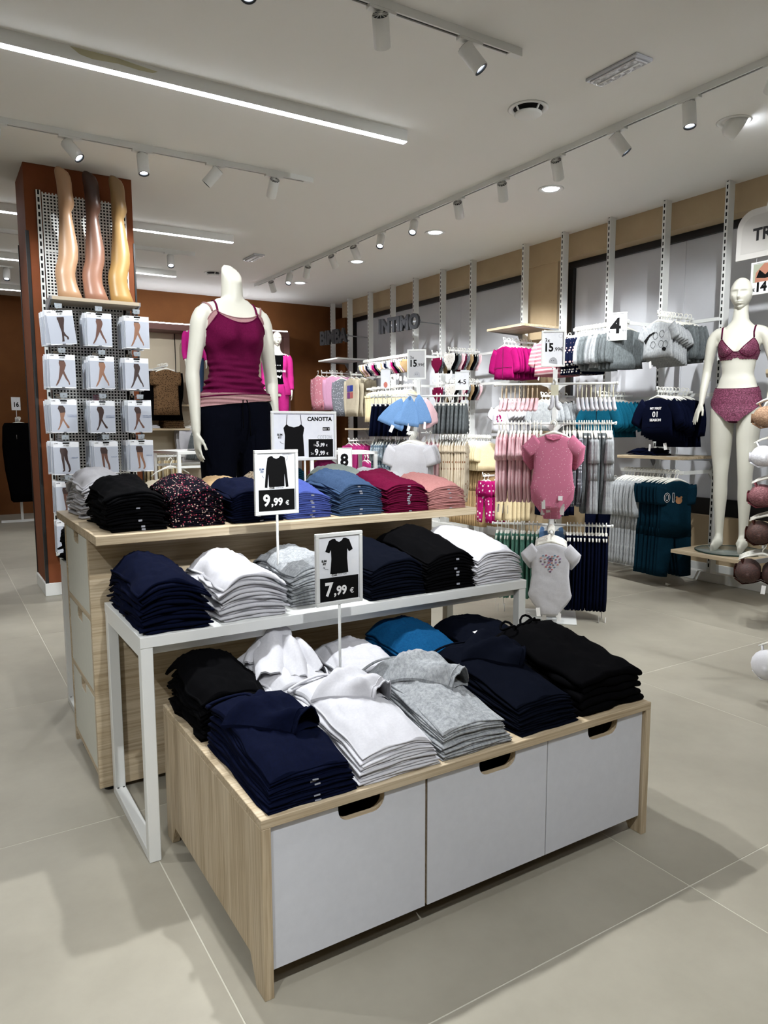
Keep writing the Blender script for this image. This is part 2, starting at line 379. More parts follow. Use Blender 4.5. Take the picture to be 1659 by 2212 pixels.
spot(0.755, 3.715, (0.73, 3.15, 0.6), 'white track spot pointing down right of the column top', 0, 0.8, G2)
spot(1.245, 3.715, (0.42, 4.2, 1.9), 'white track spot tilted towards the stocking legs on the column', 0, 0.85, G2, 90)
spot(1.68, 3.715, (1.9, 6.0, 0.8), 'white track spot turned away showing its ribbed rear by the track end', 0, 0.9, G2)
GL = 'white spots on the long track by the window wall'
ldata = [(0.86, (4.5, 2.6, 1.4), 'with ribbed rear, nearest the TR panel', 1.6), (1.36, (2.9, 0.9, 0.0), 'pointing down beside the tilted round downlight', 0.9),
         (1.86, (3.8, 1.2, 1.7), 'with glowing lens facing the folded shirts', 1.1), (2.37, (4.6, 3.3, 1.4), 'above the nearest glowing round downlight', 1.6),
         (2.92, (4.6, 4.2, 1.2), 'turned to the wall just past the nearest round downlight', 1.6), (3.45, (4.6, 4.7, 1.3), 'turned to wall between first two round downlights', 1.5),
         (4.08, (2.4, 3.4, 1.6), 'before the second round downlight', 0.9), (4.63, (2.2, 3.6, 0.8), 'glowing, past the second round downlight', 0.9),
         (5.13, (4.5, 6.0, 1.4), 'before the third round downlight', 1.6), (5.6, (4.5, 6.5, 1.4), 'past the third round downlight', 1.6),
         (6.2, (3.5, 7.8, 1.2), 'above the farthest round downlight', 0.8), (6.68, (2.3, 5.7, 0.9), 'glowing, before the far track end', 0.8),
         (7.2, (4.2, 8.3, 1.3), 'nearest the end of the long track', 0.8)]
for y, aim, what, pw in ldata:
    spot(3.15, y, aim, 'white track spot, long track, ' + what, PI/2, pw, GL)
spot(1.70, 6.46, (1.3, 4.9, 0.4), 'white track spot on the track behind the column, near its end', 0, 0.7)
spot(0.85, 6.46, (2.4, 8.5, 1.8), 'unseen white track spot added behind the column to light the niche', 0, 1.3)  # invented head behind the column, there to brighten the rear niche
spot(0.30, 8.05, (0.1, 7.0, 0.3), 'white track spot seen left of the column, far away', 0, 0.7)
# spots of the same kind behind the viewer
for x, aim, pw in ((-1.6, (-1.3, 0.4, 0.0), 1.4), (0.05, (0.45, 0.15, 0.25), 1.5), (1.3, (0.8, 1.42, 1.25), 3.4)):
    spot(x, -1.6, aim, 'white track spot on the track before the low cabinet', 0, pw, 'white spots above the viewer', 62 if pw < 3 else 38)
for y, aim in ((-2.2, (3.9, 0.8, 0.6)), (-1.0, (2.65, 3.1, 1.15)), (0.2, (2.75, 1.9, 0.8))):
    spot(3.15, y, aim, 'unseen white track spot added on the long track outside the picture', PI/2, 1.5, 'white spots outside the picture')  # unseen heads added for more light on the display stands
spot(-1.7, 1.51, (-0.9, 0.4, 0.0), 'white track spot on the nearest track outside the picture', 0, 0.8, 'white spots outside the picture')
spot(-0.75, 2.9, (0.4, 4.3, 1.5), 'unseen white spot added to light the hosiery packs', 0, 1.5, 'white spots outside the picture')  # added out of view to brighten the column and its packs

def downlight(x, y, label, tilt=0.0):
    t = thing('downlight', label, 'downlight', (x, y, HC), 0, 'round recessed downlights')
    part('bezel', MB().lathe([(0.062, 0.001), (0.098, 0.001), (0.100, -0.003), (0.092, -0.007), (0.070, -0.004), (0.066, 0.0)], 32, hollow=True), M_WHITE, t)
    ax = Vector((0, 0, -1)).rotation_difference(Vector((0.72, -0.55, -0.55)).normalized()).to_euler() if tilt else (0, 0, 0)
    if tilt:
        h = part('tilted_head', MB().lathe([(0.0, 0.05), (0.05, 0.045), (0.07, 0.02), (0.072, -0.045), (0.069, -0.046), (0.064, -0.03)], 28), M_WHITE, t, 0, (0, 0, -0.025), ax)
        part('lens', MB().lathe([(0.0, -0.040), (0.040, -0.042), (0.064, -0.044), (0.064, -0.03)], 24), M_LENS, h)
    else:
        h = part('lens', MB().lathe([(0.0, -0.004), (0.045, -0.003), (0.066, -0.001), (0.066, 0.001)], 24), M_LENS, t)
        part('baffle', MB().lathe([(0.0605, -0.0035), (0.0655, -0.0035), (0.0655, 0.0), (0.0605, 0.0)], 24, hollow=True), M_CHROME, t)
    ld = bpy.data.lights.new('downlight_beam', 'SPOT'); ld.energy = SPOT_W*0.55; ld.spot_size = math.radians(95); ld.spot_blend = 0.8; ld.shadow_soft_size = 0.05
    lo = bpy.data.objects.new('downlight_beam', ld); COL.objects.link(lo); lo.parent = t; lo.location = (0, 0, -0.012)
    if tilt: lo.parent = h; lo.location = (0, 0, -0.05)
downlight(3.722, 1.467, 'recessed round downlight tilted out of the ceiling towards the mannequin in lingerie', 1)
downlight(3.686, 2.971, 'glowing round downlight flush in the ceiling above the grey striped sleepsuits')
downlight(3.666, 4.481, 'glowing round downlight flush in the ceiling, second along the window wall')
downlight(3.640, 5.941, 'glowing round downlight flush in the ceiling, third along the window wall')
downlight(3.617, 7.378, 'glowing round downlight flush in the ceiling, farthest along the window wall')
def diffuser(x, y, label, s=1.0):
    t = thing('ceiling_diffuser', label, 'air diffuser', (x, y, HC), 0, 'round air diffusers'); t.scale = (s, s, s)
    part('bezel', MB().lathe([(0.085, 0.001), (0.115, 0.001), (0.118, -0.004), (0.108, -0.008), (0.086, -0.003)], 32, hollow=True), M_WHITE, t)
    part('cavity', MB().lathe([(0.0, -0.0015), (0.088, -0.0015), (0.088, 0.001)], 28), M_DARK, t)
    part('disc', MB().lathe([(0.0, -0.042), (0.070, -0.041), (0.080, -0.034), (0.078, -0.028), (0.0, -0.026)], 28), M_WHITE, t)
    part('strut', MB().bar((-0.07,0,-0.03), (-0.09,0,-0.004), 0.008, 0.008).bar((0.07,0,-0.03), (0.09,0,-0.004), 0.008, 0.008).bar((0,0.07,-0.03), (0,0.09,-0.004), 0.008, 0.008).bar((0,-0.07,-0.03), (0,-0.09,-0.004), 0.008, 0.008), M_WHITE, t)
diffuser(2.53, 1.983, 'round white air diffuser with hanging disc beside the exit lamp')
diffuser(2.456, 7.346, 'small round air diffuser in the ceiling far behind the headless mannequin', 0.9)
def exitlamp(x, y, label):
    t = thing('emergency_lamp', label, 'emergency lamp', (x, y, HC), 0, 'emergency lamps')
    gl = plain('emergency_lamp_cover', '#b9bbc2', 0.18); gl2 = mottled('emergency_lamp_prism', '#d5d6da', '#84868c', 60, 0.2, 0.4)
    part('frame', MB().box(-0.062, 0.062, -0.168, 0.168, -0.016, 0), gl, t, 0.004)
    part('cover', MB().box(-0.047, 0.047, -0.150, 0.150, -0.024, -0.0155), plain('emergency_lamp_lens', '#c9cace', 0.12), t, 0.004)
    part('reflector', MB().grid([[(-0.042 + 0.084*i/6, -0.142 + 0.284*j/18, -0.0243 - 0.0015*sin(j*1.7)*cos(i*2.1)) for j in range(19)] for i in range(7)]), gl2, t)
    part('tube_lamp', MB().tube([(0.0, -0.135, -0.0255), (0.0, 0.135, -0.0255)], 0.0045, 8), M_WHITE, t)
exitlamp(2.6, 1.388, 'rectangular emergency lamp with prism cover on the ceiling')
exitlamp(2.567, 6.325, 'rectangular emergency lamp far away above the headless mannequin')

# ================================================================== low drawer cabinet, white table, tall drawer table
W1, D1, H1 = 1.2567, 0.7696, 0.4196
def low_cabinet(label, loc, rot):
    t = thing('low_drawer_cabinet', label, 'cabinet', loc, rot, 'low oak drawer cabinets')
    T = 0.022
    part('top', MB().box(0, W1, 0, D1, H1-T, H1), M_OAK_X, t, 0.0012)
    # side panels: bottom edge cut up between two feet
    pr = [(0, 0), (0.05, 0), (0.085, 0.065), (D1-0.085, 0.065), (D1-0.05, 0), (D1, 0), (D1, H1-T), (0, H1-T)]
    for x in (0, W1-T): part('side_panel', MB().prism(pr, x, x+T, 'X'), M_OAK_Z, t, 0.001)
    part('back_panel', MB().box(T, W1-T, D1-0.02, D1-0.004, 0.07, H1-T), M_OAK_X, t)
    part('inner_shelf', MB().box(T, W1-T, 0.05, D1-0.02, 0.075, 0.09), M_OAK_X, t)
    for x in (0.435,): part('divider', MB().box(x-0.0085, x+0.0085, 0.032, D1-0.02, 0.068, H1-T), M_OAK_Z, t)
    # three drawer fronts with a rounded finger cut at the top edge
    zt = H1-T-0.004; zb = 0.060
    for (a, b) in ((T+0.002, 0.4315), (0.4385, 0.8385), (0.8415, W1-T-0.005)):
        c = (a+b)/2; w = b-a
        hx0, hx1, hz, r = a+0.56*w-0.062, a+0.56*w+0.062, zt-0.042, 0.030
        poly = [(a, zb), (b, zb), (b, zt), (hx1, zt), (hx1, hz+r)] + [(hx1-r+r*cos(-i*PI/2/5), hz+r+r*sin(-i*PI/2/5)) for i in range(1, 6)] + [(hx0+r+r*cos(-PI/2-i*PI/2/5), hz+r+r*sin(-PI/2-i*PI/2/5)) for i in range(0, 6)] + [(hx0, zt), (a, zt)]
        dr = part('drawer_front', MB().prism(poly, 0.010, 0.0125), M_DOOR, t, 0.0)
        part('drawer_core', MB().prism(poly, 0.0125, 0.030), M_OAK_X, dr)
        part('drawer_box', MB().box(a+0.01, b-0.01, 0.30, 0.315, 0.1, H1-0.05).box(a+0.01, b-0.01, 0.03, 0.31, 0.1, 0.112), M_DARK, dr)
    return t
low_cabinet('low oak cabinet with three pale drawer fronts, heaped with folded shirts', (0, 0, 0), 0)
low_cabinet('low oak cabinet hidden behind the tall table, carrying the headless mannequin', (W1+0.20, 2.94, 0), PI)
W2, D2, H2 = 1.4326, 0.49, 0.668
def white_table(label, loc, rot):
    t = thing('white_display_table', label, 'table', loc, rot, 'white steel display tables')
    T = 0.032; b = 0.034
    part('tabletop', MB().box(0, W2, 0, D2, H2-T, H2), M_WHITE, t, 0.0012)
    for x in (0.001, W2-b-0.001):
        for y in (0.0015, D2-b-0.0015): part('leg', MB().box(x, x+b, y, y+b, 0, H2-T), M_WHITE, t, 0.002)
        part('foot_bar', MB().box(x, x+b, b, D2-b, 0.0, 0.03), M_WHITE, t, 0.002)
        part('side_bar', MB().box(x+0.001, x+b-0.001, b, D2-b, H2-T-0.03, H2-T), M_WHITE, t, 0.001)
        part('screw', MB().lathe([(0.004, 0.0301), (0.004, 0.0308), (0.0, 0.0308)], 8, 0, (x+0.008, D2-b-0.008, 0)).lathe([(0.004, 0.0301), (0.004, 0.0308), (0.0, 0.0308)], 8, 0, (x+0.026, D2-b-0.008, 0)), M_BLACK, t)
    part('apron', MB().box(b, W2-b, 0.03, 0.06, H2-T-0.028, H2-T).box(b, W2-b, D2-0.06, D2-0.03, H2-T-0.028, H2-T), M_WHITE, t, 0.001)
    return t
white_table('white steel table with stacks of folded shirts before the tall oak table', (-0.0858, 0.6485, 0), 0)
white_table('white steel table behind the tall oak table, mostly hidden', (-0.0858, 1.636, 0), 0)
H3 = 0.9103
t3 = thing('tall_drawer_table', 'tall oak table with pale drawers in its end, covered with folded shirts', 'table', (-0.1277, 0.9941, 0), 0)
TW, TD, TT = 1.5073, 0.8364, 0.029
part('tabletop', MB().box(0, TW, 0, TD, H3-TT, H3), M_OAK_X, t3, 0.0012)
BX0, BX1, BY0, BY1 = 0.0, 1.385, 0.1489, 0.6373
part('front_panel', MB().box(BX0, BX1, BY0, BY0+0.022, 0.02, H3-TT), M_OAK_X, t3, 0.001)
part('rear_panel', MB().box(BX0, BX1, BY1-0.022, BY1, 0.02, H3-TT), M_OAK_X, t3, 0.001)
part('end_panel', MB().box(BX1-0.02, BX1, BY0+0.022, BY1-0.022, 0.02, H3-TT), M_OAK_Z, t3, 0.001)
zs = [0.075, 0.352, 0.618, H3-TT]
for z in zs[:-1]: part('rail', MB().box(BX0+0.002, BX0+0.40, BY0+0.022, BY1-0.022, z-0.018, z), M_OAK_Y, t3, 0.001)
part('carcass_back', MB().box(BX0+0.40, BX0+0.42, BY0+0.022, BY1-0.022, 0.05, H3-TT), M_OAK_Z, t3)
for i in range(3):
    za, zb_ = zs[i]+0.004, zs[i+1]-(0.022 if i < 2 else 0.003); a, b = BY0+0.026, BY1-0.026
    c = (a+b)/2; r = 0.016; h0, h1, hz = c-0.052, c+0.052, zb_-0.040
    poly = [(a, za), (b, za), (b, zb_), (h1, zb_), (h1, hz+r)] + [(h1-r+r*cos(-k*PI/2/4), hz+r+r*sin(-k*PI/2/4)) for k in range(1, 5)] + [(h0+r+r*cos(-PI/2-k*PI/2/4), hz+r+r*sin(-PI/2-k*PI/2/4)) for k in range(0, 5)] + [(h0, zb_), (a, zb_)]
    dr = part('drawer_front', MB().prism(poly, BX0+0.002, BX0+0.0045, 'X'), M_DRAWER, t3)
    part('drawer_core', MB().prism(poly, BX0+0.0045, BX0+0.018, 'X'), M_OAK_Y, dr)
    part('drawer_box', MB().box(BX0+0.05, BX0+0.055, a+0.02, b-0.02, za, zb_), M_OAK_Z, dr)
for x, y in ((0.04, BY0+0.04), (0.04, BY1-0.04), (BX1-0.04, BY0+0.04), (BX1-0.04, BY1-0.04)): part('foot', MB().lathe([(0.02, 0), (0.02, 0.03), (0.0, 0.03)], 12, 0, (x, y, 0)), M_BLACK, t3)
# ================================================================== folded clothes
M_NAVY = fabric('cloth_navy', '#090e23', '#070b1c', 9, 0.5)
M_NAVY2 = fabric('cloth_ink_navy', '#080b16', '#060912', 9, 0.5)
M_BLK = fabric('cloth_black', '#050507', '#040405', 9, 0.5)
M_WHT = fabric('cloth_white', '#c2c2c7', '#bbbbc1', 9, 0.45)
M_GRY = heather('cloth_grey_heather', '#a3a6a9', '#7f8387')
M_DENIM = fabric('cloth_denim_blue', '#364863', '#2e3f58', 9, 0.4)
M_ROYAL = fabric('cloth_royal_blue', '#414e8c', '#39457f', 9, 0.4)
M_BURG = fabric('cloth_burgundy', '#5c0f2e', '#500b27', 9, 0.4)
M_ROSE = fabric('cloth_dusty_rose', '#a67673', '#9a6a68', 9, 0.4)
M_TEAL = fabric('cloth_petrol_blue', '#124a74', '#0f4068', 7, 0.55)
M_SAGE = fabric('cloth_sage_grey', '#868f8a', '#7c8580', 9, 0.4)
M_CREAM = fabric('cloth_cream', '#e6dcc6', '#dccfb6', 9, 0.4)
M_SAND = fabric('cloth_sand', '#d9b98f', '#cfae84', 9, 0.4)
M_FLORAL = spotted('cloth_floral', '#0c0a12', '#8f3a4c', 120, 0.30, dots2='#b59a90')
M_LEO = spotted('cloth_leopard', '#c9b8a0', '#4a3b30', 90, 0.30)
def stack(desc, x0, y0, z0, w, d, n, hf, hb, mat, seed, eu=0.22, jit=0.004, wav=0.003, rot=0.0, cat='shirt', name='folded_shirt', sticker=None, top=True, drop=0.35, collar=None, topdesc=None, rum=1.0, fan=0.022):
    """pile of n folded garments; hf / hb = pile height at the front / back edge"""
    r = random.Random(seed); nx0, ny0 = 11, 8
    ph = [r.uniform(0, 6.28) for _ in range(8)]
    def Ht(u, v):
        a = abs(2*u-1); h = (hf + (hb-hf)*sin(min(1, max(0, v))*PI/2)) * (1 - eu*a**2.6)
        if v > 0.75: h *= 1 - drop*((v-0.75)/0.25)**2
        return h*(1 + 0.03*sin(5*u+ph[0]) + 0.03*sin(6*v+ph[1]))
    dirs = [(r.uniform(0, PI), r.uniform(14, 40), r.uniform(0, 6.28), r.uniform(0.4, 1.0)) for _ in range(7)]
    def wrinkle(u, v):
        s_ = 0.0
        for a, k, p, am in dirs:
            q = abs(sin((u*w*cos(a) + v*d*sin(a))*k*1.6 + p + 1.3*sin(9*u+7*v+p))); s_ += am*(1-q)**2
        return s_*0.0034*rum
    objs = []
    for i in range(n):
        nx, ny = (30, 26) if i == n-1 else (nx0, ny0)
        jx, jy = r.uniform(-jit, jit), r.uniform(-jit, jit); ja = r.uniform(-0.012, 0.012); p1, p2, p3 = r.uniform(0, 6.28), r.uniform(0, 6.28), r.uniform(0, 6.28)
        th = hf/n; e = min(0.5*th, 0.007)
        def P(u, v, k, out=0.0):
            """k = 0 underside, 1 upper side"""
            f = (i + k)/n
            sh = 1 - fan*2*f; x = (u-0.5)*(w-2*e)*sh; y = (v-0.5)*(d-2*e)*(1 - fan*f) + fan*0.5*f*d*0.6
            if out:
                nxn = (1 if u > 0.999 else -1 if u < 0.001 else 0); nyn = (1 if v > 0.999 else -1 if v < 0.001 else 0)
                x += nxn*out; y += nyn*out
            eu_ = max(0, abs(2*u-1)-0.6)/0.4; ev_ = max(0, abs(2*v-1)-0.6)/0.4
            x += eu_*(1 if u > 0.5 else -1)*wav*(sin(9*v+p1) + 0.6*sin(19*v+p2)); y += ev_*(1 if v > 0.5 else -1)*wav*0.6*(sin(8*u+p3) + 0.5*sin(17*u+p1))
            z = Ht(u, v)*f
            if i == n-1 and k == 1: z += 0.0025*sin(11*u+4*v+p1) + 0.002*sin(7*v-6*u+p2) + wrinkle(u, v)*min(1, 12*min(u, 1-u, v, 1-v))
            return (x*cos(ja)-y*sin(ja)+jx, x*sin(ja)+y*cos(ja)+jy, z)
        mb = MB()
        mb.grid([[P(a/nx, b/ny, 1) for a in range(nx+1)] for b in range(ny+1)])
        mb.grid([[P(a/nx, b/ny, 0.04) for a in range(nx+1)] for b in range(ny+1)][::-1])
        per = [(a/nx, 0.0) for a in range(nx)] + [(1.0, b/ny) for b in range(ny)] + [(1-a/nx, 1.0) for a in range(nx)] + [(0.0, 1-b/ny) for b in range(ny)]
        mb.loft([[P(u, v, k, o*e) for u, v in per] for k, o in ((1, 0), (0.86, 0.75), (0.5, 1.0), (0.18, 0.75), (0.04, 0))], cap=(False, False))
        me = mb.mesh(name, mat, 0, True)
        o = link(name, me, None, (x0+w/2, y0+d/2, z0), rot)
        if i == n-1: tag(o, topdesc or ('topmost ' + desc), cat, desc)
        else: tag(o, desc + ', under the topmost', cat, desc)
        objs.append(o)
        if sticker and r.random() < 0.4 and i < n-1:
            us = sticker + r.uniform(-0.02, 0.02); ss = MB()
            q = [P(us+du, 0.0, 0.55+dk, e*0.97+0.0008) for du, dk in ((0, -0.3), (0.07, -0.3), (0.07, 0.3), (0, 0.3))]
            ss.add(q, [(0, 1, 2, 3)]); part('size_sticker', ss, M_STICK, o, fix=False)
    if collar:
        # neckline rib and a sleeve laid over the topmost shirt
        o = objs[-1]; kind = collar
        cu, cv, cr = kind.get('c', (0.28, 0.86, 0.085))
        pts = []
        for k in range(13):
            a = -0.35*PI + k/12*1.25*PI + kind.get('a', 0.0); u = cu + cr*cos(a)/w*1.0; v = cv + cr*0.8*sin(a)/d
            u = min(0.99, max(0.01, u)); v = min(0.99, max(0.01, v))
            pts.append(((u-0.5)*w, (v-0.5)*d, Ht(u, v) + 0.004))
        part('collar', MB().tube(pts, 0.007, 6, flat=0.5), mat, o)
        su, sv, sl, sw, sa = kind.get('s', (0.55, 0.62, 0.17, 0.085, -0.9))
        # sleeve: a soft tapering slab of cloth folded back over the shirt, cuff end open
        n1, n2 = 16, 10; top_, bot_ = [], []
        for a in range(n1+1):
            rt, rb = [], []
            for b in range(n2+1):
                s_ = a/n1; q = b/n2-0.5; ww = sw*(1.55-0.55*s_)
                px = su*w + (s_-0.45)*sl*cos(sa) - q*ww*sin(sa); py = sv*d + (s_-0.45)*sl*sin(sa) + q*ww*cos(sa)
                px += 0.006*sin(6*q+5*s_+ph[2]); py += 0.006*sin(5*q-7*s_+ph[5])
                u = min(1, max(0, px/w)); v = min(1, max(0, py/d)); g = Ht(0.5+(u-0.5)/(1-2*fan), v)
                edge = min(1.0, (0.5-abs(q))*5.0, a*0.4 + 0.1)
                hh = 0.008 + 0.020*edge**0.6 + edge*(0.010*abs(sin(9*q+4*s_+ph[3])) + 0.009*sin(11*s_-8*q+ph[4]) + 0.014*s_*(1-abs(2*q)))
                rt.append((px-w/2, py-d/2, g + max(hh, 0.004))); rb.append((px-w/2, py-d/2, g + (0.0 if b in (0, n2) or a < 3 else 0.006*s_*(1-abs(2*q)))))
            top_.append(rt); bot_.append(rb)
        mb = MB().grid(top_).grid(bot_[::-1])
        mb.grid([[bot_[a][0] for a in range(n1+1)], [top_[a][0] for a in range(n1+1)]]).grid([[top_[a][n2] for a in range(n1+1)], [bot_[a][n2] for a in range(n1+1)]]).grid([top_[0], bot_[0]])
        part('sleeve', mb, mat, o, fix=False)
        part('sleeve_hem', MB().tube([tuple(Vector(p)*1.0) for p in top_[-1]], 0.0028, 6).tube([tuple(Vector(p)+Vector((0, 0, 0.001))) for p in top_[-2]], 0.0012, 5), mat, o)
    return objs
M_STICK = plain('size_sticker', '#8f929c', 0.4)
# ---- on the tall oak table, front row
ZT = H3
stack('folded black shirt at the corner of the tall oak table', -0.080, 1.045, ZT, 0.185, 0.36, 13, 0.135, 0.17, M_BLK, 11, sticker=0.55, jit=0.006, wav=0.006)
stack('folded black floral print shirt on the tall oak table', 0.128, 1.06, ZT, 0.185, 0.33, 17, 0.13, 0.165, M_FLORAL, 12, jit=0.004)
stack('folded dark navy shirt on the tall oak table', 0.335, 1.05, ZT, 0.195, 0.33, 13, 0.12, 0.145, M_NAVY, 13, sticker=0.5)
stack('folded royal blue shirt on the tall oak table', 0.545, 1.05, ZT, 0.18, 0.33, 13, 0.10, 0.14, M_ROYAL, 14, sticker=0.55)
stack('folded denim blue shirt on the tall oak table', 0.755, 1.035, ZT, 0.19, 0.36, 14, 0.118, 0.165, M_DENIM, 15, sticker=0.45)
stack('folded burgundy shirt on the tall oak table', 0.958, 1.018, ZT, 0.19, 0.34, 16, 0.115, 0.155, M_BURG, 16, sticker=0.5)
stack('folded dusty rose shirt on the tall oak table', 1.152, 1.015, ZT, 0.185, 0.33, 14, 0.10, 0.135, M_ROSE, 17, sticker=0.55)
# ---- second row on the tall oak table
stack('folded white shirt at the rear corner of the tall oak table', -0.085, 1.48, ZT, 0.20, 0.33, 14, 0.15, 0.175, M_WHT, 21, wav=0.006, jit=0.007)
stack('folded cream white shirt behind the floral shirts', 0.16, 1.47, ZT, 0.18, 0.30, 8, 0.10, 0.115, M_CREAM, 22)
stack('folded sand beige shirt behind the navy shirts', 0.40, 1.47, ZT, 0.19, 0.30, 8, 0.11, 0.125, M_SAND, 23)
stack('folded leopard print shirt behind the royal blue shirts', 0.61, 1.48, ZT, 0.19, 0.30, 9, 0.115, 0.14, M_LEO, 24)
stack('folded sage grey shirt behind the denim blue shirts', 0.95, 1.45, ZT, 0.20, 0.32, 10, 0.13, 0.165, M_SAGE, 25)
stack('folded pale grey shirt behind the burgundy shirts', 1.16, 1.45, ZT, 0.20, 0.32, 8, 0.11, 0.135, M_WHT, 26)
# ---- on the white table
ZW = H2
stack('folded navy shirt on the white table', -0.078, 0.66, ZW, 0.20, 0.42, 13, 0.145, 0.185, M_NAVY, 31, wav=0.006, jit=0.007)
stack('folded white shirt between navy and grey on the white table', 0.155, 0.675, ZW, 0.215, 0.40, 12, 0.135, 0.17, M_WHT, 32, wav=0.006, jit=0.006, eu=0.3)
stack('folded grey heather shirt on the white table', 0.415, 0.735, ZW, 0.205, 0.37, 12, 0.135, 0.15, M_GRY, 33, wav=0.005)
stack('folded black shirt beside the grey ones on the white table', 0.670, 0.665, ZW, 0.215, 0.40, 12, 0.135, 0.165, M_NAVY2, 34)
stack('folded black shirt beside the white ones on the white table', 0.895, 0.665, ZW, 0.215, 0.42, 12, 0.14, 0.195, M_BLK, 35, sticker=0.6)
stack('folded white shirt at the end of the white table', 1.122, 0.665, ZW, 0.215, 0.42, 12, 0.125, 0.19, M_WHT, 36, wav=0.004, sticker=None, eu=0.28)
# ---- on the low cabinet, front row: shirts laid open with one sleeve on top
ZL = H1
stack('folded navy T-shirt at the corner of the low cabinet', 0.018, 0.010, ZL, 0.228, 0.40, 13, 0.070, 0.135, M_NAVY, 41, fan=0.075, jit=0.003, eu=0.16, drop=0.1, sticker=0.5, collar=dict(c=(0.18, 0.9, 0.07), s=(0.50, 0.60, 0.19, 0.10, -1.0)), name='folded_tshirt', cat='T-shirt')
stack('folded white T-shirt at the front of the low cabinet', 0.252, 0.012, ZL, 0.226, 0.41, 12, 0.070, 0.14, M_WHT, 42, fan=0.075, jit=0.005, eu=0.2, drop=0.1, collar=dict(c=(0.2, 0.9, 0.07), s=(0.58, 0.68, 0.17, 0.10, -0.9)), name='folded_tshirt', cat='T-shirt')
stack('folded grey heather T-shirt at the front of the low cabinet', 0.486, 0.012, ZL, 0.226, 0.41, 13, 0.075, 0.15, M_GRY, 43, fan=0.075, jit=0.004, eu=0.18, drop=0.1, collar=dict(c=(0.2, 0.9, 0.07), s=(0.56, 0.64, 0.2, 0.12, -1.0)), name='folded_tshirt', cat='T-shirt')
stack('folded black T-shirt at the front of the low cabinet', 0.745, 0.020, ZL, 0.226, 0.41, 13, 0.085, 0.155, M_NAVY2, 44, fan=0.075, jit=0.004, eu=0.18, drop=0.1, collar=dict(c=(0.22, 0.9, 0.07), s=(0.58, 0.66, 0.18, 0.11, -0.9)), name='folded_tshirt', cat='T-shirt')
stack('folded black sweatpants on the low cabinet', 0.985, 0.022, ZL, 0.262, 0.42, 5, 0.12, 0.185, M_BLK, 45, jit=0.007, wav=0.008, eu=0.18, drop=0.2, cat='sweatpants', name='folded_sweatpants')
# ---- low cabinet, back row
stack('folded black T-shirt at the rear corner of the low cabinet', 0.012, 0.44, ZL, 0.20, 0.31, 11, 0.125, 0.175, M_BLK, 51, jit=0.007, wav=0.006, drop=0.25, sticker=0.75, name='folded_tshirt', cat='T-shirt')
ob = stack('folded white V-neck T-shirt at the rear of the low cabinet', 0.225, 0.445, ZL, 0.215, 0.30, 9, 0.105, 0.150, M_WHT, 52, jit=0.008, wav=0.007, drop=0.1, sticker=0.78, name='folded_tshirt', cat='T-shirt')
stack('folded flat white T-shirt before the blue one on the low cabinet', 0.462, 0.45, ZL, 0.215, 0.30, 9, 0.105, 0.135, M_WHT, 53, jit=0.005, wav=0.004, name='folded_tshirt', cat='T-shirt')
stack('folded petrol blue T-shirt at the rear of the low cabinet', 0.690, 0.45, ZL, 0.235, 0.31, 9, 0.11, 0.165, M_TEAL, 54, jit=0.006, wav=0.004, drop=0.1, name='folded_tshirt', cat='T-shirt')
stack('folded black leggings at the rear end of the low cabinet', 0.945, 0.465, ZL, 0.265, 0.29, 7, 0.115, 0.145, M_NAVY2, 55, jit=0.006, wav=0.004, cat='leggings', name='folded_leggings')
# crumpled neck and sleeves bunched on the white V-neck pile
def crumple(o, mat, pts_list):
    for pts, wdt in pts_list:
        q_ = []
        for i in range(len(pts)-1):
            for m in range(4): q_.append(tuple(Vector(pts[i]).lerp(Vector(pts[i+1]), m/4)))
        pts = q_ + [pts[-1]]
        P = []; n = len(pts)
        for i, p in enumerate(pts):
            p = Vector(p); d = (Vector(pts[min(i+1, n-1)]) - Vector(pts[max(i-1, 0)])).normalized(); sdir = d.cross(Vector((0,0,1))).normalized()
            wf = wdt*(0.85+0.45*sin(PI*(i+0.6)/(n+0.2))); P.append([p + sdir*(wf*(k/6-0.5)) + Vector((0, 0, 0.008*sin(k*1.5+i*0.45) - 0.0035*(k-3)**2*(wf/wdt))) for k in range(7)])
        mb = MB().grid(P); mb.grid([[q - Vector((0,0,0.004)) for q in row] for row in P][::-1])
        part('bunched_sleeve', mb, mat, o, fix=False)
crumple(ob[-1], M_WHT, [
    ([(-0.09, -0.08, 0.135), (-0.05, 0.0, 0.165), (-0.02, 0.06, 0.195), (0.0, 0.10, 0.225), (0.01, 0.13, 0.20)], 0.09),
    ([(-0.02, -0.12, 0.125), (0.0, -0.05, 0.165), (0.02, 0.02, 0.19), (0.03, 0.08, 0.185), (0.05, 0.12, 0.15)], 0.07),
    ([(0.05, 0.10, 0.150), (0.06, 0.04, 0.178), (0.055, -0.03, 0.165), (0.06, -0.10, 0.125)], 0.055),
    ([(-0.10, 0.05, 0.13), (-0.06, 0.09, 0.17), (-0.02, 0.12, 0.20), (0.02, 0.135, 0.19)], 0.06)])
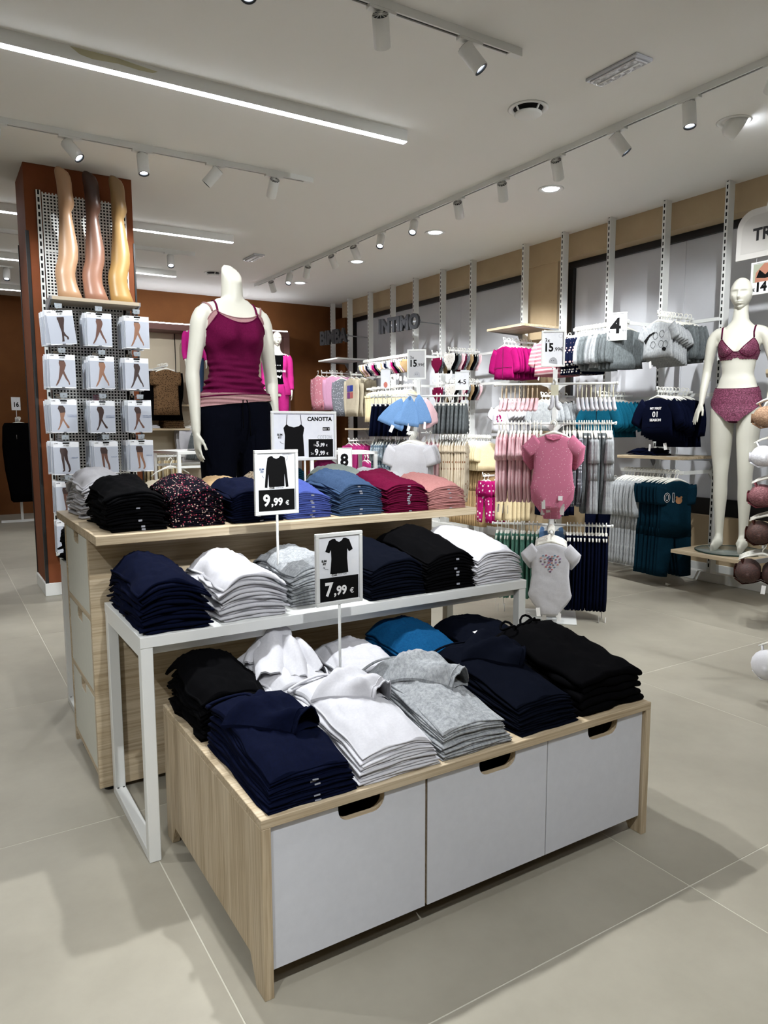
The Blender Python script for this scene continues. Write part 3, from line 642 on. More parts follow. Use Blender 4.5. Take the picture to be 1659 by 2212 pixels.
# waistband cord and care label of the sweatpants
cw = thing('drawstring_cord', 'black drawstring loop lying on the folded sweatpants', 'cord', (1.02, 0.37, 0.590))
part('loop', MB().tube([(0.02*cos(a*0.52)-0.01, 0.03*sin(a*0.52), 0.012+0.010*sin(a*0.9)) for a in range(13)], 0.004, 6), M_BLK, cw)
part('second_loop', MB().tube([(0.085+0.022*cos(a*0.52), 0.012+0.026*sin(a*0.52), 0.016+0.012*sin(a*0.8)) for a in range(13)], 0.004, 6), M_BLK, cw)
part('cord', MB().tube([(0.0, -0.02, 0.004), (0.03, -0.005, 0.012), (0.06, 0.0, 0.012), (0.10, 0.02, 0.014), (0.14, 0.01, 0.010)], 0.0042, 6), M_BLK, cw)
tg = MB().box(-0.022, 0.022, -0.014, 0.014, 0, 0.0008); o = part('paper_tag', tg, M_TAGP, None, 0, (0.915, 0.40, 0.588), (0.35, 0.1, 0.4)); tag(o, 'small white paper tag between blue and black shirts', 'tag')
# far white table: black shirts whose edge shows beside the tall table
stack('folded black shirt on the hidden white table', -0.080, 1.72, ZW, 0.22, 0.38, 12, 0.17, 0.19, M_BLK, 61, wav=0.012, jit=0.012)

# ================================================================== price signs on poles
def frame_sign(name, label, x, y, zbase, ztop, w, h, rot=0.0, pole=True, back=M_PAPER, fw=0.011, tilt=0.0, group='framed price signs', r=0.0042, base=0.05):
    """white framed card on a round pole; origin under the pole; card faces -Y"""
    t = thing(name, label, 'sign', (x, y, zbase), rot, group)
    zt = ztop-zbase; zb = zt-h
    part('frame', MB().box(-w/2, w/2, -0.006, 0.006, zt-fw, zt).box(-w/2, w/2, -0.006, 0.006, zb, zb+fw).box(-w/2, -w/2+fw, -0.006, 0.006, zb+fw, zt-fw).box(w/2-fw, w/2, -0.006, 0.006, zb+fw, zt-fw), M_WHITE, t, 0.0012)
    c = part('card', MB().box(-w/2+fw-0.001, w/2-fw+0.001, -0.001, 0.003, zb+fw-0.001, zt-fw+0.001), back, t)
    if pole:
        part('pole', MB().tube([(0, 0.0, 0.003), (0, 0.0, zb+0.004)], r, 10), M_WHITE, t)
        if base: part('base', MB().lathe([(base, 0), (base, 0.003), (base*0.9, 0.004), (0, 0.004)], 24), M_WHITE, t)
    return t, c, zb, zt
YF = -0.0016   # lettering plane in front of the card
def euro_price(t, big, small, x, z, size, mat, euro=True):
    letters(big, size, mat, t, (x, YF, z), size*0.032, 0.0004, sx=0.95)
    w = 0.56*size*0.95
    letters(',', size*0.7, mat, t, (x+w*1.02, YF, z), size*0.02, 0.0004)
    letters(small, size*0.66, mat, t, (x+w*1.33, YF, z), size*0.024, 0.0004, sx=0.95)
    if euro: letters('€', size*0.38, mat, t, (x+w*1.33+size*0.66*1.25, YF, z), size*0.008, 0.0004)
def silhouette(t, poly, mat, name='garment_print'):
    return part(name, MB().prism(poly, YF-0.0003, YF+0.0008), mat, t)
def mirror(p): return p + [(-x, z) for x, z in reversed(p)]
# 7,99 sign on the low cabinet
t, c, zb, zt = frame_sign('price_sign', 'white framed sign reading 7,99 with a black short-sleeved T-shirt print', 0.472, 0.52, H1, 0.936, 0.160, 0.218, 0.03)
part('price_field', MB().box(-0.066, 0.066, YF-0.0002, YF+0.001, zb+0.013, zb+0.084), M_PRINT_BLACK, t)
euro_price(t, '7', '99', -0.050, zb+0.030, 0.056, M_PRINT_WHITE)
zc = zt-0.03
silhouette(t, mirror([(0.014, zc+0.012), (0.022, zc+0.012), (0.034, zc+0.007), (0.047, zc-0.024), (0.034, zc-0.030), (0.028, zc-0.020), (0.027, zc-0.05), (0.031, zc-0.093), (0.0, zc-0.094)]) + [(-0.010, zc+0.006), (0, zc+0.001), (0.010, zc+0.006)], M_PRINT_BLACK)
letters('SLIM', 0.0085, M_PRINT_BLACK, t, (-0.060, YF, zc-0.055), 0.0002); letters('FIT', 0.0085, M_PRINT_BLACK, t, (-0.056, YF, zc-0.064), 0.0002)
part('arrow', MB().tube([(-0.038, YF, zc-0.078), (-0.048, YF, zc-0.077), (-0.053, YF, zc-0.070)], 0.0006, 4).tube([(-0.055, YF, zc-0.074), (-0.053, YF, zc-0.070), (-0.049, YF, zc-0.073)], 0.0006, 4), M_PRINT_BLACK, t)
part('badge', MB().box(-0.026, -0.008, YF-0.0002, YF+0.001, zb+0.088, zb+0.095), M_PRINT_BLACK, t); letters('BEST FIT', 0.0055, M_PRINT_WHITE, t, (-0.025, YF-0.0004, zb+0.0895)); M_GREYP = plain('print_grey', '#a9abb0', 0.6)
letters('COTTON', 0.008, M_GREYP, t, (-0.003, YF, zb+0.0885), 0.0, 0.0004, sx=0.8)
# 9,99 sign on the white table
t, c, zb, zt = frame_sign('price_sign', 'white framed sign reading 9,99 with a black long-sleeved shirt print', 0.430, 0.878, H2, 1.172, 0.158, 0.216, 0.02)
part('price_field', MB().box(-0.065, 0.065, YF-0.0002, YF+0.001, zb+0.013, zb+0.084), M_PRINT_BLACK, t)
euro_price(t, '9', '99', -0.050, zb+0.031, 0.053, M_PRINT_WHITE)
zc = zt-0.032
silhouette(t, mirror([(0.015, zc+0.012), (0.022, zc+0.011), (0.031, zc+0.006), (0.037, zc-0.03), (0.043, zc-0.092), (0.034, zc-0.093), (0.029, zc-0.045), (0.028, zc-0.09), (0.0, zc-0.091)]) + [(-0.010, zc+0.006), (0, zc+0.002), (0.010, zc+0.006)], M_PRINT_BLACK)
M_BLUEP = plain('print_blue', '#3c5a86', 0.6)
letters('SLIM', 0.0085, M_BLUEP, t, (-0.061, YF, zc-0.034), 0.0002); letters('FIT', 0.0085, M_BLUEP, t, (-0.057, YF, zc-0.043), 0.0002)
letters('GIROCOLLO', 0.006, M_GREYP, t, (0.022, YF, zc+0.014))
part('arrow', MB().tube([(-0.046, YF, zc-0.060), (-0.052, YF, zc-0.052)], 0.0006, 4).tube([(0.036, YF, zc-0.004), (0.041, YF, zc+0.003), (0.041, YF, zc+0.011)], 0.0005, 4), M_BLUEP, t)
part('badge', MB().box(-0.026, -0.008, YF-0.0002, YF+0.001, zb+0.086, zb+0.093), M_PRINT_BLACK, t); letters('BEST FIT', 0.0055, M_PRINT_WHITE, t, (-0.025, YF-0.0004, zb+0.0875)); letters('COTTON', 0.008, M_GREYP, t, (-0.003, YF, zb+0.0865), 0.0, 0.0004, sx=0.8)
# CANOTTA sign on the tall table
t, c, zb, zt = frame_sign('price_sign', 'wide white framed sign headed CANOTTA with a black strappy top print', 0.797, 1.424, H3, 1.312, 0.298, 0.206, -0.02)
letters('CANOTTA', 0.0235, M_PRINT_BLACK, t, (0.128, YF, zt-0.040), 0.0009, 0.0004, 'RIGHT')
part('badge', MB().box(0.085, 0.118, YF-0.0002, YF+0.001, zt-0.081, zt-0.067), M_PRINT_BLACK, t); letters('BEST FIT', 0.0095, M_PRINT_WHITE, t, (0.0865, YF-0.0004, zt-0.0775)); letters('COTTON', 0.026, M_GREYP, t, (0.128, YF, zt-0.118), -0.0003, 0.0004, 'RIGHT', sx=0.6)
part('price_field', MB().box(0.018, 0.133, YF-0.0002, YF+0.001, zb+0.013, zb+0.089), M_PRINT_BLACK, t)
letters('1x', 0.013, M_PRINT_WHITE, t, (0.040, YF-0.0004, zb+0.060)); euro_price(t, '5', '99', 0.053, zb+0.058, 0.030, M_PRINT_WHITE); letters('2x', 0.014, M_PRINT_WHITE, t, (0.027, YF-0.0004, zb+0.024)); euro_price(t, '9', '99', 0.046, zb+0.022, 0.036, M_PRINT_WHITE)
zc = zt-0.055
silhouette(t, [(x-0.048, z) for x, z in [(0.033, zc+0.001), (0.040, zc-0.006), (0.047, zc-0.014), (0.041, zc-0.045), (0.043, zc-0.08), (0.046, zc-0.133), (-0.046, zc-0.133), (-0.043, zc-0.08), (-0.041, zc-0.045), (-0.047, zc-0.014), (-0.040, zc-0.006), (-0.033, zc+0.001), (-0.022, zc-0.007), (0, zc-0.012), (0.022, zc-0.007)]], M_PRINT_BLACK)
for sx in (-1, 1): part('strap_print', MB().bar((-0.048+sx*0.034, YF, zc), (-0.048+sx*0.030, YF, zc+0.040), 0.0022, 0.001), M_PRINT_BLACK, t)
letters('SLIM', 0.012, M_PRINT_BLACK, t, (-0.124, YF, zc-0.046), 0.0002); letters('FIT', 0.012, M_PRINT_BLACK, t, (-0.120, YF, zc-0.058), 0.0002)
part('arrow', MB().tube([(-0.112, YF, zc-0.070), (-0.104, YF, zc-0.078), (-0.096, YF, zc-0.080)], 0.0006, 4), M_PRINT_BLACK, t)
# ================================================================== hosiery display on the column
PX0, PX1 = 0.190, 0.770
PYF = CY0-0.024
pb = thing('pegboard_panel', 'white perforated steel panel with slotted uprights mounted on the terracotta column', 'pegboard', (0, 0, 0))
lat = MB(); pitch = 0.0222
nxh = int((PX1-PX0-0.05)/pitch); x = PX0+0.042
for i in range(nxh+1): lat.box(x+i*pitch-0.0047, x+i*pitch+0.0047, PYF, PYF+0.0012, 0.30, 2.89)
nz = int(2.59/pitch)
for j in range(nz+1): lat.box(x, x+nxh*pitch, PYF-0.0004, PYF+0.0010, 0.30+j*pitch-0.0047, 0.30+j*pitch+0.0047)
part('perforated_sheet', lat, M_WHITE, pb, fix=False)
part('dark_backing', MB().box(PX0+0.04, PX1-0.005, PYF+0.012, PYF+0.02, 0.30, 2.88), M_DARK, pb)
for z in (2.49, 2.09, 1.60, 1.10, 0.62): part('seam', MB().box(x, x+nxh*pitch, PYF-0.0012, PYF+0.002, z-0.004, z+0.004), M_WHITE, pb)
def slotted(mb, x0, y0, z0, z1, face, wd, pitch=0.05, slot=0.032, slot_w=0.013, d=0.02):
    """slotted front strip built of rails and rungs; face = 'Y' (front looks to -Y) or 'X' (front looks to -X)"""
    n = int((z1-z0)/pitch)
    def bx(a0, a1, zz0, zz1, t0=0.0, t1=0.0015, mi=0):
        if face == 'Y': mb.box(x0+a0, x0+a1, y0+t0, y0+t1, zz0, zz1, mi)
        else: mb.box(x0+t0, x0+t1, y0+a0, y0+a1, zz0, zz1, mi)
    bx(0, (wd-slot_w)/2, z0, z1); bx((wd+slot_w)/2, wd, z0, z1)
    for k in range(n+1):
        a = z0+k*pitch; bx((wd-slot_w)/2, (wd+slot_w)/2, a, min(z1, a+pitch-slot))
    bx(0.001, wd-0.001, z0, z1, 0.006, d, 1)
for xx in (PX0, PX1-0.002):
    m_ = MB(); slotted(m_, xx, PYF-0.004, 0.30, 2.90, 'Y', 0.030, d=0.024); part('slotted_upright', m_, [M_WHITE, M_DARK], pb, fix=False)
# wooden shelf
sh = thing('leg_shelf', 'pale wooden shelf on the column carrying three stocking legs', 'shelf', (0, 0, 0))
part('board', MB().box(0.222, 0.805, 4.165, PYF-0.005, 2.118, 2.142), plain('shelf_greige', '#a79a86', 0.5), sh, 0.001)
for xx in (0.212, 0.805): part('bracket', MB().prism([(4.17, 2.142), (PYF-0.004, 2.142), (PYF-0.004, 2.05), (PYF-0.02, 2.06), (4.17, 2.118)], xx, xx+0.010, 'X'), plain('bracket_grey', '#85878a', 0.4), sh)
# three upside-down stocking legs: profile read from thigh (bottom) to toes (top)
LEG = [(2080, 205, 520, .9), (1950, 200, 480, .95), (1800, 193, 442, 1.0), (1720, 186, 436, 1.05), (1650, 186, 436, 1.1), (1560, 200, 452, 1.05), (1480, 222, 472, 1.0), (1400, 238, 484, 1.0), (1250, 246, 488, 1.0), (1100, 255, 472, 1.0), (950, 265, 450, 1.0), (800, 270, 432, 1.0), (700, 270, 424, 1.1), (650, 266, 450, 1.25), (590, 263, 464, 1.4), (520, 262, 456, 1.35), (420, 257, 442, 1.2), (300, 247, 436, 1.0), (220, 233, 424, .85), (150, 227, 392, .75), (110, 235, 340, .65), (88, 252, 300, .5)]
def stocking_leg(x, label, mat, dx):
    rings = []
    for (py, l, r_, dep) in LEG:
        k = (2080-py)/1992; c = ((l+r_)/2-362)/7.133/262; a = (r_-l)/2/7.133/262; b = a*dep*0.85
        yo = 0.028*sin(k*PI*1.15) - (0.03*max(0, (k-0.72)/0.28))
        rings.append([(c + a*cos(t*PI/12), yo + b*sin(t*PI/12), (2080-py)/7.133/308*0.975) for t in range(24)])
    o = part('stocking_leg_form', MB().loft(rings), mat, None, 0, (x+dx, 4.30, 2.142)); tag(o, label, 'leg form', 'stocking leg forms')
def nylon(name, c1, c2, z0, z1):
    m, t, b = _new(name); b.inputs['Roughness'].default_value = 0.38
    mp = coords(t); sp = t.nodes.new('ShaderNodeSeparateXYZ'); t.links.new(mp.outputs[0], sp.inputs[0])
    mr = t.nodes.new('ShaderNodeMapRange'); mr.inputs[1].default_value = z0; mr.inputs[2].default_value = z1; t.links.new(sp.outputs[2], mr.inputs[0])
    r = ramp(t, mr.outputs[0], [(0.0, c1), (1.0, c2)]); t.links.new(r.outputs[0], b.inputs['Base Color']); return m
stocking_leg(0.366, 'leg form in pale beige nylon, beside the slotted upright', nylon('nylon_beige', '#b08c6c', '#a98768', 0.0, 0.9), 0.0)
stocking_leg(0.545, 'leg form in brown nylon between the two lighter legs', nylon('nylon_brown', '#966d59', '#3a241d', 0.15, 0.75), 0.0)
stocking_leg(0.722, 'leg form in golden tan nylon, farthest from the slotted upright', nylon('nylon_tan', '#a8864f', '#8c7150', 0.2, 0.9), 0.0)
# packs of tights on hooks
M_PACK = plain('pack_card', '#aeb4c0', 0.25); M_PACKW = plain('pack_white', '#e2e5ea', 0.3); M_FILM = plain('pack_film', '#bfc6cf', 0.15); M_PACKSIDE = plain('pack_side', '#9aa3ae', 0.25)
M_SKIN = plain('print_leg_brown', '#5d3f34', 0.5); M_SKIND = plain('print_leg_dark', '#33221f', 0.5); M_SKINL = plain('print_leg_tan', '#86604a', 0.5)
PW, PH = 0.168, 0.230
def pack_mesh(style, tone):
    mb = MB(); mb.box(-PW/2, PW/2, -0.0035, 0.0035, -PH, 0, 0)             # card
    mb.box(-PW/2+0.001, PW/2-0.001, -0.0042, -0.0030, -PH+0.006, -0.036, 1)   # picture field
    mb.box(-0.022, 0.022, -0.0046, -0.003, -0.013, -0.002, 2); mb.box(-0.010, 0.010, -0.0046, -0.003, -0.2285, -0.225, 2)
    mb.box(-0.03, 0.03, -0.0044, -0.003, -0.031, -0.030, 4)
    return mb.mesh('tights_pack', [M_PACKW, M_PACK, M_PRINT_BLACK, tone, M_GREYP])
def leg_print(style):
    y0, y1 = -0.0052, -0.0040; mb = MB()
    if style == 'cross':
        mb.prism([(-0.020, -0.042), (0.010, -0.041), (0.020, -0.058), (0.022, -0.075), (0.012, -0.105), (-0.008, -0.150), (-0.030, -0.198), (-0.042, -0.214), (-0.050, -0.216), (-0.046, -0.206), (-0.030, -0.170), (-0.022, -0.120), (-0.018, -0.085), (-0.024, -0.06)], y0, y1)
        mb.prism([(0.004, -0.098), (0.016, -0.130), (0.030, -0.165), (0.040, -0.184), (0.044, -0.205), (0.037, -0.208), (0.033, -0.190), (0.018, -0.170), (0.002, -0.135), (-0.006, -0.115)], y0+0.0003, y1)
        mb.box(-0.022, 0.012, y0-0.0002, y1, -0.047, -0.041, 1)
    elif style == 'high':
        mb.prism([(-0.022, -0.045), (0.022, -0.043), (0.024, -0.062), (0.016, -0.10), (0.010, -0.145), (0.006, -0.19), (0.006, -0.208), (-0.010, -0.210), (-0.006, -0.19), (-0.004, -0.145), (-0.014, -0.09)], y0, y1)
        mb.prism([(0.010, -0.14), (0.022, -0.165), (0.036, -0.18), (0.037, -0.195), (0.026, -0.198), (0.024, -0.182), (0.008, -0.17)], y0+0.0003, y1); mb.box(-0.022, 0.024, y0-0.0002, y1, -0.062, -0.044, 1)
    elif style == 'step':
        mb.prism([(-0.034, -0.042), (-0.006, -0.042), (0.006, -0.06), (0.008, -0.085), (-0.002, -0.120), (-0.018, -0.165), (-0.036, -0.205), (-0.048, -0.212), (-0.046, -0.204), (-0.034, -0.180), (-0.026, -0.130), (-0.028, -0.09), (-0.040, -0.062)], y0, y1)
        mb.prism([(-0.010, -0.115), (0.004, -0.150), (0.020, -0.175), (0.030, -0.188), (0.028, -0.198), (0.016, -0.196), (0.004, -0.172), (-0.016, -0.135)], y0+0.0003, y1)
        mb.prism([(-0.034, -0.0415), (-0.006, -0.0415), (0.0065, -0.06), (0.0085, -0.088), (-0.026, -0.092), (-0.0405, -0.062)], y0-0.0003, y1, mi=1)
    else:
        mb.prism([(-0.040, -0.042), (-0.002, -0.042), (0.008, -0.062), (0.006, -0.090), (0.008, -0.125), (0.020, -0.165), (0.024, -0.195), (0.014, -0.212), (0.004, -0.210), (0.012, -0.195), (0.006, -0.165), (-0.010, -0.125), (-0.018, -0.095), (-0.016, -0.13), (-0.014, -0.17), (-0.014, -0.200), (-0.024, -0.208), (-0.032, -0.205), (-0.024, -0.195), (-0.028, -0.16), (-0.034, -0.12), (-0.036, -0.085), (-0.042, -0.062)], y0, y1)
        mb.prism([(-0.040, -0.0415), (-0.002, -0.0415), (0.0085, -0.062), (0.0065, -0.088), (-0.037, -0.086), (-0.0425, -0.062)], y0-0.0003, y1, mi=1)
    return mb
cols = (0.266, 0.528, 0.779); rowz = (2.050, 1.748, 1.440, 1.148, 0.865, 0.588)
styles = [('high', 'cross', 'cross'), ('cross',)*3, ('step',)*3, ('push',)*3, ('push',)*3, ('push',)*3]
rowname = ['top row', 'second row', 'control-top row', 'push-up row', 'row below push-up', 'lowest row']; colname = ['first hook', 'middle hook', 'third hook']
tones = [M_SKIND, M_SKIN, M_SKINL]
pk_side = MB().box(-PW/2, PW/2, -0.003, 0.003, -PH, 0).mesh('tights_pack', M_FILM, 0.001)
PM = {}
for ri, z in enumerate(rowz):
    for ci, xc in enumerate(cols):
        if ri >= 4 and ci > 0: continue
        xc += R.uniform(-0.008, 0.006)
        hk = thing('display_hook', 'chrome peg hook of the %s, %s, on the pegboard' % (rowname[ri], colname[ci]), 'hook', (xc, PYF, z+0.018), 0, 'chrome hooks on the pegboard')
        part('prong', MB().tube([(0, 0.0, 0.0), (0, -0.24, 0.0), (0, -0.262, 0.010)], 0.003, 8).tube([(0, -0.002, 0.012), (0, -0.25, 0.024)], 0.0025, 8), M_CHROME, hk)
        part('plate', MB().box(-0.02, 0.02, -0.004, 0.0, -0.02, 0.03), M_CHROME, hk, 0.001)
        part('price_clip', MB().prism([(-0.022, -0.006), (0.022, -0.006), (0.025, 0.026), (-0.025, 0.026)], -0.258, -0.254), plain('clear_clip', '#c9d2da', 0.05, Transmission_Weight=0.6), hk, 0.001)
        st = styles[ri][ci]; n = 7 if ri < 4 else 4
        desc = 'tights pack with printed legs on the %s, %s' % (colname[ci], rowname[ri])
        tone = tones[(ri+ci) % 3]
        key = (st, (ri+ci) % 3)
        if key not in PM: PM[key] = (pack_mesh(st, tone), leg_print(st).mesh('leg_print', [tone, M_SKIND]))
        for k in range(n):
            y = PYF-0.245+k*0.026+R.uniform(-0.004, 0.004)
            ang = R.uniform(-0.06, 0.06) + (0.06 if ri == 0 and ci == 0 else 0); yaw = R.uniform(-0.03, 0.06)
            dx = -0.004*k + R.uniform(-0.006, 0.006)
            o = link('tights_pack', PM[key][0], None, (xc+dx, y, z+R.uniform(-0.006, 0.004)), (0, -ang*0.6 if k else (-0.10 if ri == 0 and ci == 0 else 0), yaw))
            tag(o, ('front ' if k == 0 else '') + desc + ('' if k == 0 else ', behind the front one'), 'tights pack', desc)
            if k < 3: link('leg_print', PM[key][1], o)
            if k == 0:
                letters('20 DEN' if not (ri == 0 and ci) else '8 DEN', 0.011, M_PRINT_BLACK, o, (0, -0.0046, -0.0265), 0.0001, 0.0003, 'CENTER'); letters('3,99€' if ri else '5,99€', 0.011, M_PRINT_BLACK, o, (-0.079, -0.0046, -0.013), 0.0001, 0.0003)
                if st == 'step': letters('CONTROL TOP', 0.009, M_BLUEP, o, (0.082, -0.0048, -0.110), 0, 0.0003, 'RIGHT'); letters('CONTENIMENTO', 0.008, M_BLUEP, o, (0.082, -0.0048, -0.121), 0, 0.0003, 'RIGHT')
                if st == 'push': letters('PUSH-UP', 0.010, M_BLUEP, o, (0.072, -0.0048, -0.115), 0, 0.0003, 'RIGHT')
# ================================================================== slotted wall uprights with base rail
UY = [2.132, 2.690, 3.266, 3.830, 4.373, 5.218, 5.784, 6.356, 6.886, 7.466, 8.044, 8.575]
UP_ALL = [0.415, 0.985, 1.56] + UY
mu = MB(); slotted(mu, 0, 0, 0.0, HC-0.051, 'X', 0.028, slot=0.03)
me_s = mu.mesh('slot_strip', [M_WHITE, M_DARK], fix=False)
me_b = MB().box(0.002, 0.072, -0.002, 0.0005, 0.0, HC).box(0.002, 0.072, 0.0275, 0.030, 0.0, HC).box(0.068, 0.0715, 0.0006, 0.0274, 0.001, HC-0.001).mesh('side_web', M_WHITE)
me_f = MB().box(-0.001, 0.073, -0.003, 0.031, 0, 0.1).mesh('end_block', M_WHITE, 0.001)
unames = ['two bays beyond the bra rack', 'one bay beyond the bra rack', 'behind the bra rack', 'behind the mannequin in lingerie', 'beside the grey dinosaur shirts', 'behind the navy floral tops', 'holding the wooden shelf above the pink jackets', 'in front of the beige pillar', 'next after the beige pillar', 'behind the underwear rails', 'right of the INTIMO letters', 'behind the INTIMO letters', 'between INTIMO and BIMBA letters', 'right of the BIMBA letters', 'behind the BIMBA letters']
for y, nm in zip(UP_ALL, unames):
    t = thing('slotted_upright', 'white slotted wall upright ' + nm, 'wall upright', (XU, y-0.014, 0), 0, 'slotted uprights on the window wall')
    link('slot_strip', me_s, t, (0, 0, 0.05)); link('side_web', me_b, t); link('end_block', me_f, t)
for a, b, nm in ((0.415, 4.373, 'under the mannequin and sleepsuits'), (5.218, 8.575, 'under the INTIMO wall')):
    o = part('base_rail', MB().box(XU-0.006, XU+0.07, a-0.03, b+0.03, 0.0, 0.075), M_WHITE, None, 0.003); tag(o, 'white steel base rail on the floor ' + nm, 'base rail', 'base rails')
# ================================================================== mannequins
def interp(keys, z):
    if z <= keys[0][0]: return keys[0][1:]
    for a, b in zip(keys, keys[1:]):
        if z <= b[0]:
            f = (z-a[0])/(b[0]-a[0]); f = f*f*(3-2*f)
            return tuple(p+(q-p)*f for p, q in zip(a[1:], b[1:]))
    return keys[-1][1:]
TORSO = [(.78, .150, .080, .100), (.84, .168, .092, .116), (.90, .172, .094, .114), (.97, .156, .090, .098), (1.04, .130, .083, .082), (1.10, .109, .077, .074), (1.18, .118, .082, .081), (1.26, .137, .088, .092), (1.33, .146, .084, .098), (1.385, .150, .072, .094), (1.42, .142, .060, .082), (1.45, .108, .053, .070), (1.472, .076, .050, .060), (1.50, .057, .049, .056), (1.56, .050, .049, .051), (1.66, .049, .050, .051)]
def torso(th, z, off=0.0, bust=1.0, W=1.0):
    a, bf, bb = interp(TORSO, z); s_, c_ = sin(th), cos(th)
    x = a*W*(1 if s_ >= 0 else -1)*abs(s_)**0.88; y = -(bf if c_ > 0 else bb)*(1 if c_ >= 0 else -1)*abs(c_)**0.88
    if c_ > 0:
        for sx in (-1, 1):
            dx, dz = x-sx*0.066, z-1.275
            y -= bust*0.040*math.exp(-(dx*dx)/(2*0.036**2) - (dz*dz)/(2*(0.036 if dz < 0 else 0.052)**2))*min(1, c_*2)
    return Vector((x + off*s_, y - off*c_, z))
def ell_ring(c, a, b, d, n=16):
    d = Vector(d).normalized(); ref = Vector((0, 1, 0)) if abs(d.y) < 0.9 else Vector((1, 0, 0))
    u = ref.cross(d).normalized(); v = d.cross(u).normalized()
    return [Vector(c) + u*(a*cos(2*PI*k/n)) + v*(b*sin(2*PI*k/n)) for k in range(n)]
def limb(mb, pts, mi=0, n=16):
    """pts: (centre, a, b)"""
    rings = []; k = len(pts)
    for i, (c, a, b) in enumerate(pts):
        d = Vector(pts[min(i+1, k-1)][0]) - Vector(pts[max(i-1, 0)][0]); rings.append(ell_ring(c, a, b, d, n))
    mb.loft(rings, mi)
def smooth_path(pts, m=4):
    """Catmull-Rom through (x,y,z,a,b) rows"""
    out = []; n = len(pts)
    for i in range(n-1):
        p0, p1, p2, p3 = pts[max(i-1, 0)], pts[i], pts[i+1], pts[min(i+2, n-1)]
        for k in range(m):
            t = k/m; out.append(tuple(0.5*((2*b) + (-a+c)*t + (2*a-5*b+4*c-d)*t*t + (-a+3*b-3*c+d)*t**3) for a, b, c, d in zip(p0, p1, p2, p3)))
    out.append(pts[-1]); return [((r[0], r[1], r[2]), r[3], r[4]) for r in out]
def add_hand(mb, wrist, d, nrm, th, s=1.0, curl=0.35, spread=0.1):
    """palm with four fingers and a thumb; d = along the hand, nrm = palm side, th = thumb side"""
    w = Vector(wrist); d = Vector(d).normalized(); th = Vector(th); th = (th - d*th.dot(d)).normalized(); nrm = Vector(nrm); nrm = (nrm - d*nrm.dot(d) - th*nrm.dot(th)).normalized()
    rings = []
    for t, hw, hd in ((-0.01, .022, .019), (0.02, .027, .016), (0.05, .035, .014), (0.075, .037, .0125), (0.088, .034, .010)):
        c = w + d*(t*s); rings.append([c + th*(hw*s*cos(2*PI*k/14)) + nrm*(hd*s*sin(2*PI*k/14)) for k in range(14)])
    mb.loft(rings)
    for off, L, r0 in ((.027, .070, .0085), (.009, .080, .0088), (-.009, .074, .0085), (-.026, .058, .0075)):
        p = w + d*(0.078*s) + th*(off*s); dirn = (d + th*(off*spread*30)).normalized(); pts = [(p, r0*s, r0*s)]
        a = 0.0
        for seg in (0.42, 0.33, 0.25):
            a += curl*(0.5 if seg == 0.42 else 0.8); dd = dirn*cos(a) + nrm*sin(a); p = p + dd*(L*seg*s); pts.append((p, r0*s*(0.92 if seg > .3 else 0.72), r0*s*(0.92 if seg > .3 else 0.72)))
        limb(mb, pts, n=10)
    p = w + d*(0.022*s) + th*(0.024*s); pts = [(p, .0125*s, .0115*s)]
    for L, mix in ((.035, .55), (.03, .2), (.022, .05)):
        p = p + (d*(1-mix*0.6) + th*mix + nrm*0.25).normalized()*(L*s); pts.append((p, .0095*s, .009*s))
    limb(mb, pts, n=10)
def add_head(mb, c, s=1.0, face=True, mi=0):
    nu, nv = 80, 76; rings = []
    for j in range(nv+1):
        ph = -PI/2 + PI*j/nv; ring = []
        for i in range(nu):
            th = 2*PI*i/nu; x = cos(ph)*sin(th); y = -cos(ph)*cos(th); z = sin(ph)
            X = 0.074*x; Y = 0.094*y; Zz = 0.115*z
            if z < 0:
                k = -z; X *= 1-0.42*k*k; Y *= 1-0.10*k
                if y > 0: Y *= 1-0.45*k
            else: X *= 1+0.05*z
            if y < 0 and face:
                f = -y
                def g(x0, z0, sx, sz): return math.exp(-((X-x0)**2)/(2*sx*sx) - ((Zz-z0)**2)/(2*sz*sz))
                d = 0.0
                d += 0.0125*g(0, -0.033, 0.0062, 0.008) + 0.0085*g(0, -0.012, 0.0048, 0.020)        # nose
                d += 0.004*g(0.028, 0.024, 0.020, 0.007) + 0.004*g(-0.028, 0.024, 0.020, 0.007)    # brow
                d -= 0.010*g(0.029, 0.004, 0.014, 0.010) + 0.010*g(-0.029, 0.004, 0.014, 0.010)    # eye hollows
                d += 0.0045*g(0.029, 0.002, 0.011, 0.0065) + 0.0045*g(-0.029, 0.002, 0.011, 0.0065)  # closed lids
                d -= 0.0022*g(0.029, -0.005, 0.012, 0.002) + 0.0022*g(-0.029, -0.005, 0.012, 0.002)
                d += 0.0065*g(0, -0.060, 0.016, 0.004) + 0.0070*g(0, -0.071, 0.014, 0.0045) - 0.004*g(0, -0.0655, 0.018, 0.0016)   # lips
                d -= 0.005*g(0, -0.083, 0.02, 0.005); d += 0.007*g(0, -0.101, 0.018, 0.010)      # chin
                d += 0.003*g(0.038, -0.03, 0.014, 0.02) + 0.003*g(-0.038, -0.03, 0.014, 0.02)
                Y -= 2.0*d*min(1, f*1.6)
            ring.append((c[0]+s*X, c[1]+s*Y, c[2]+s*Zz))
        rings.append(ring)
    mb.loft(rings, mi, (True, True))
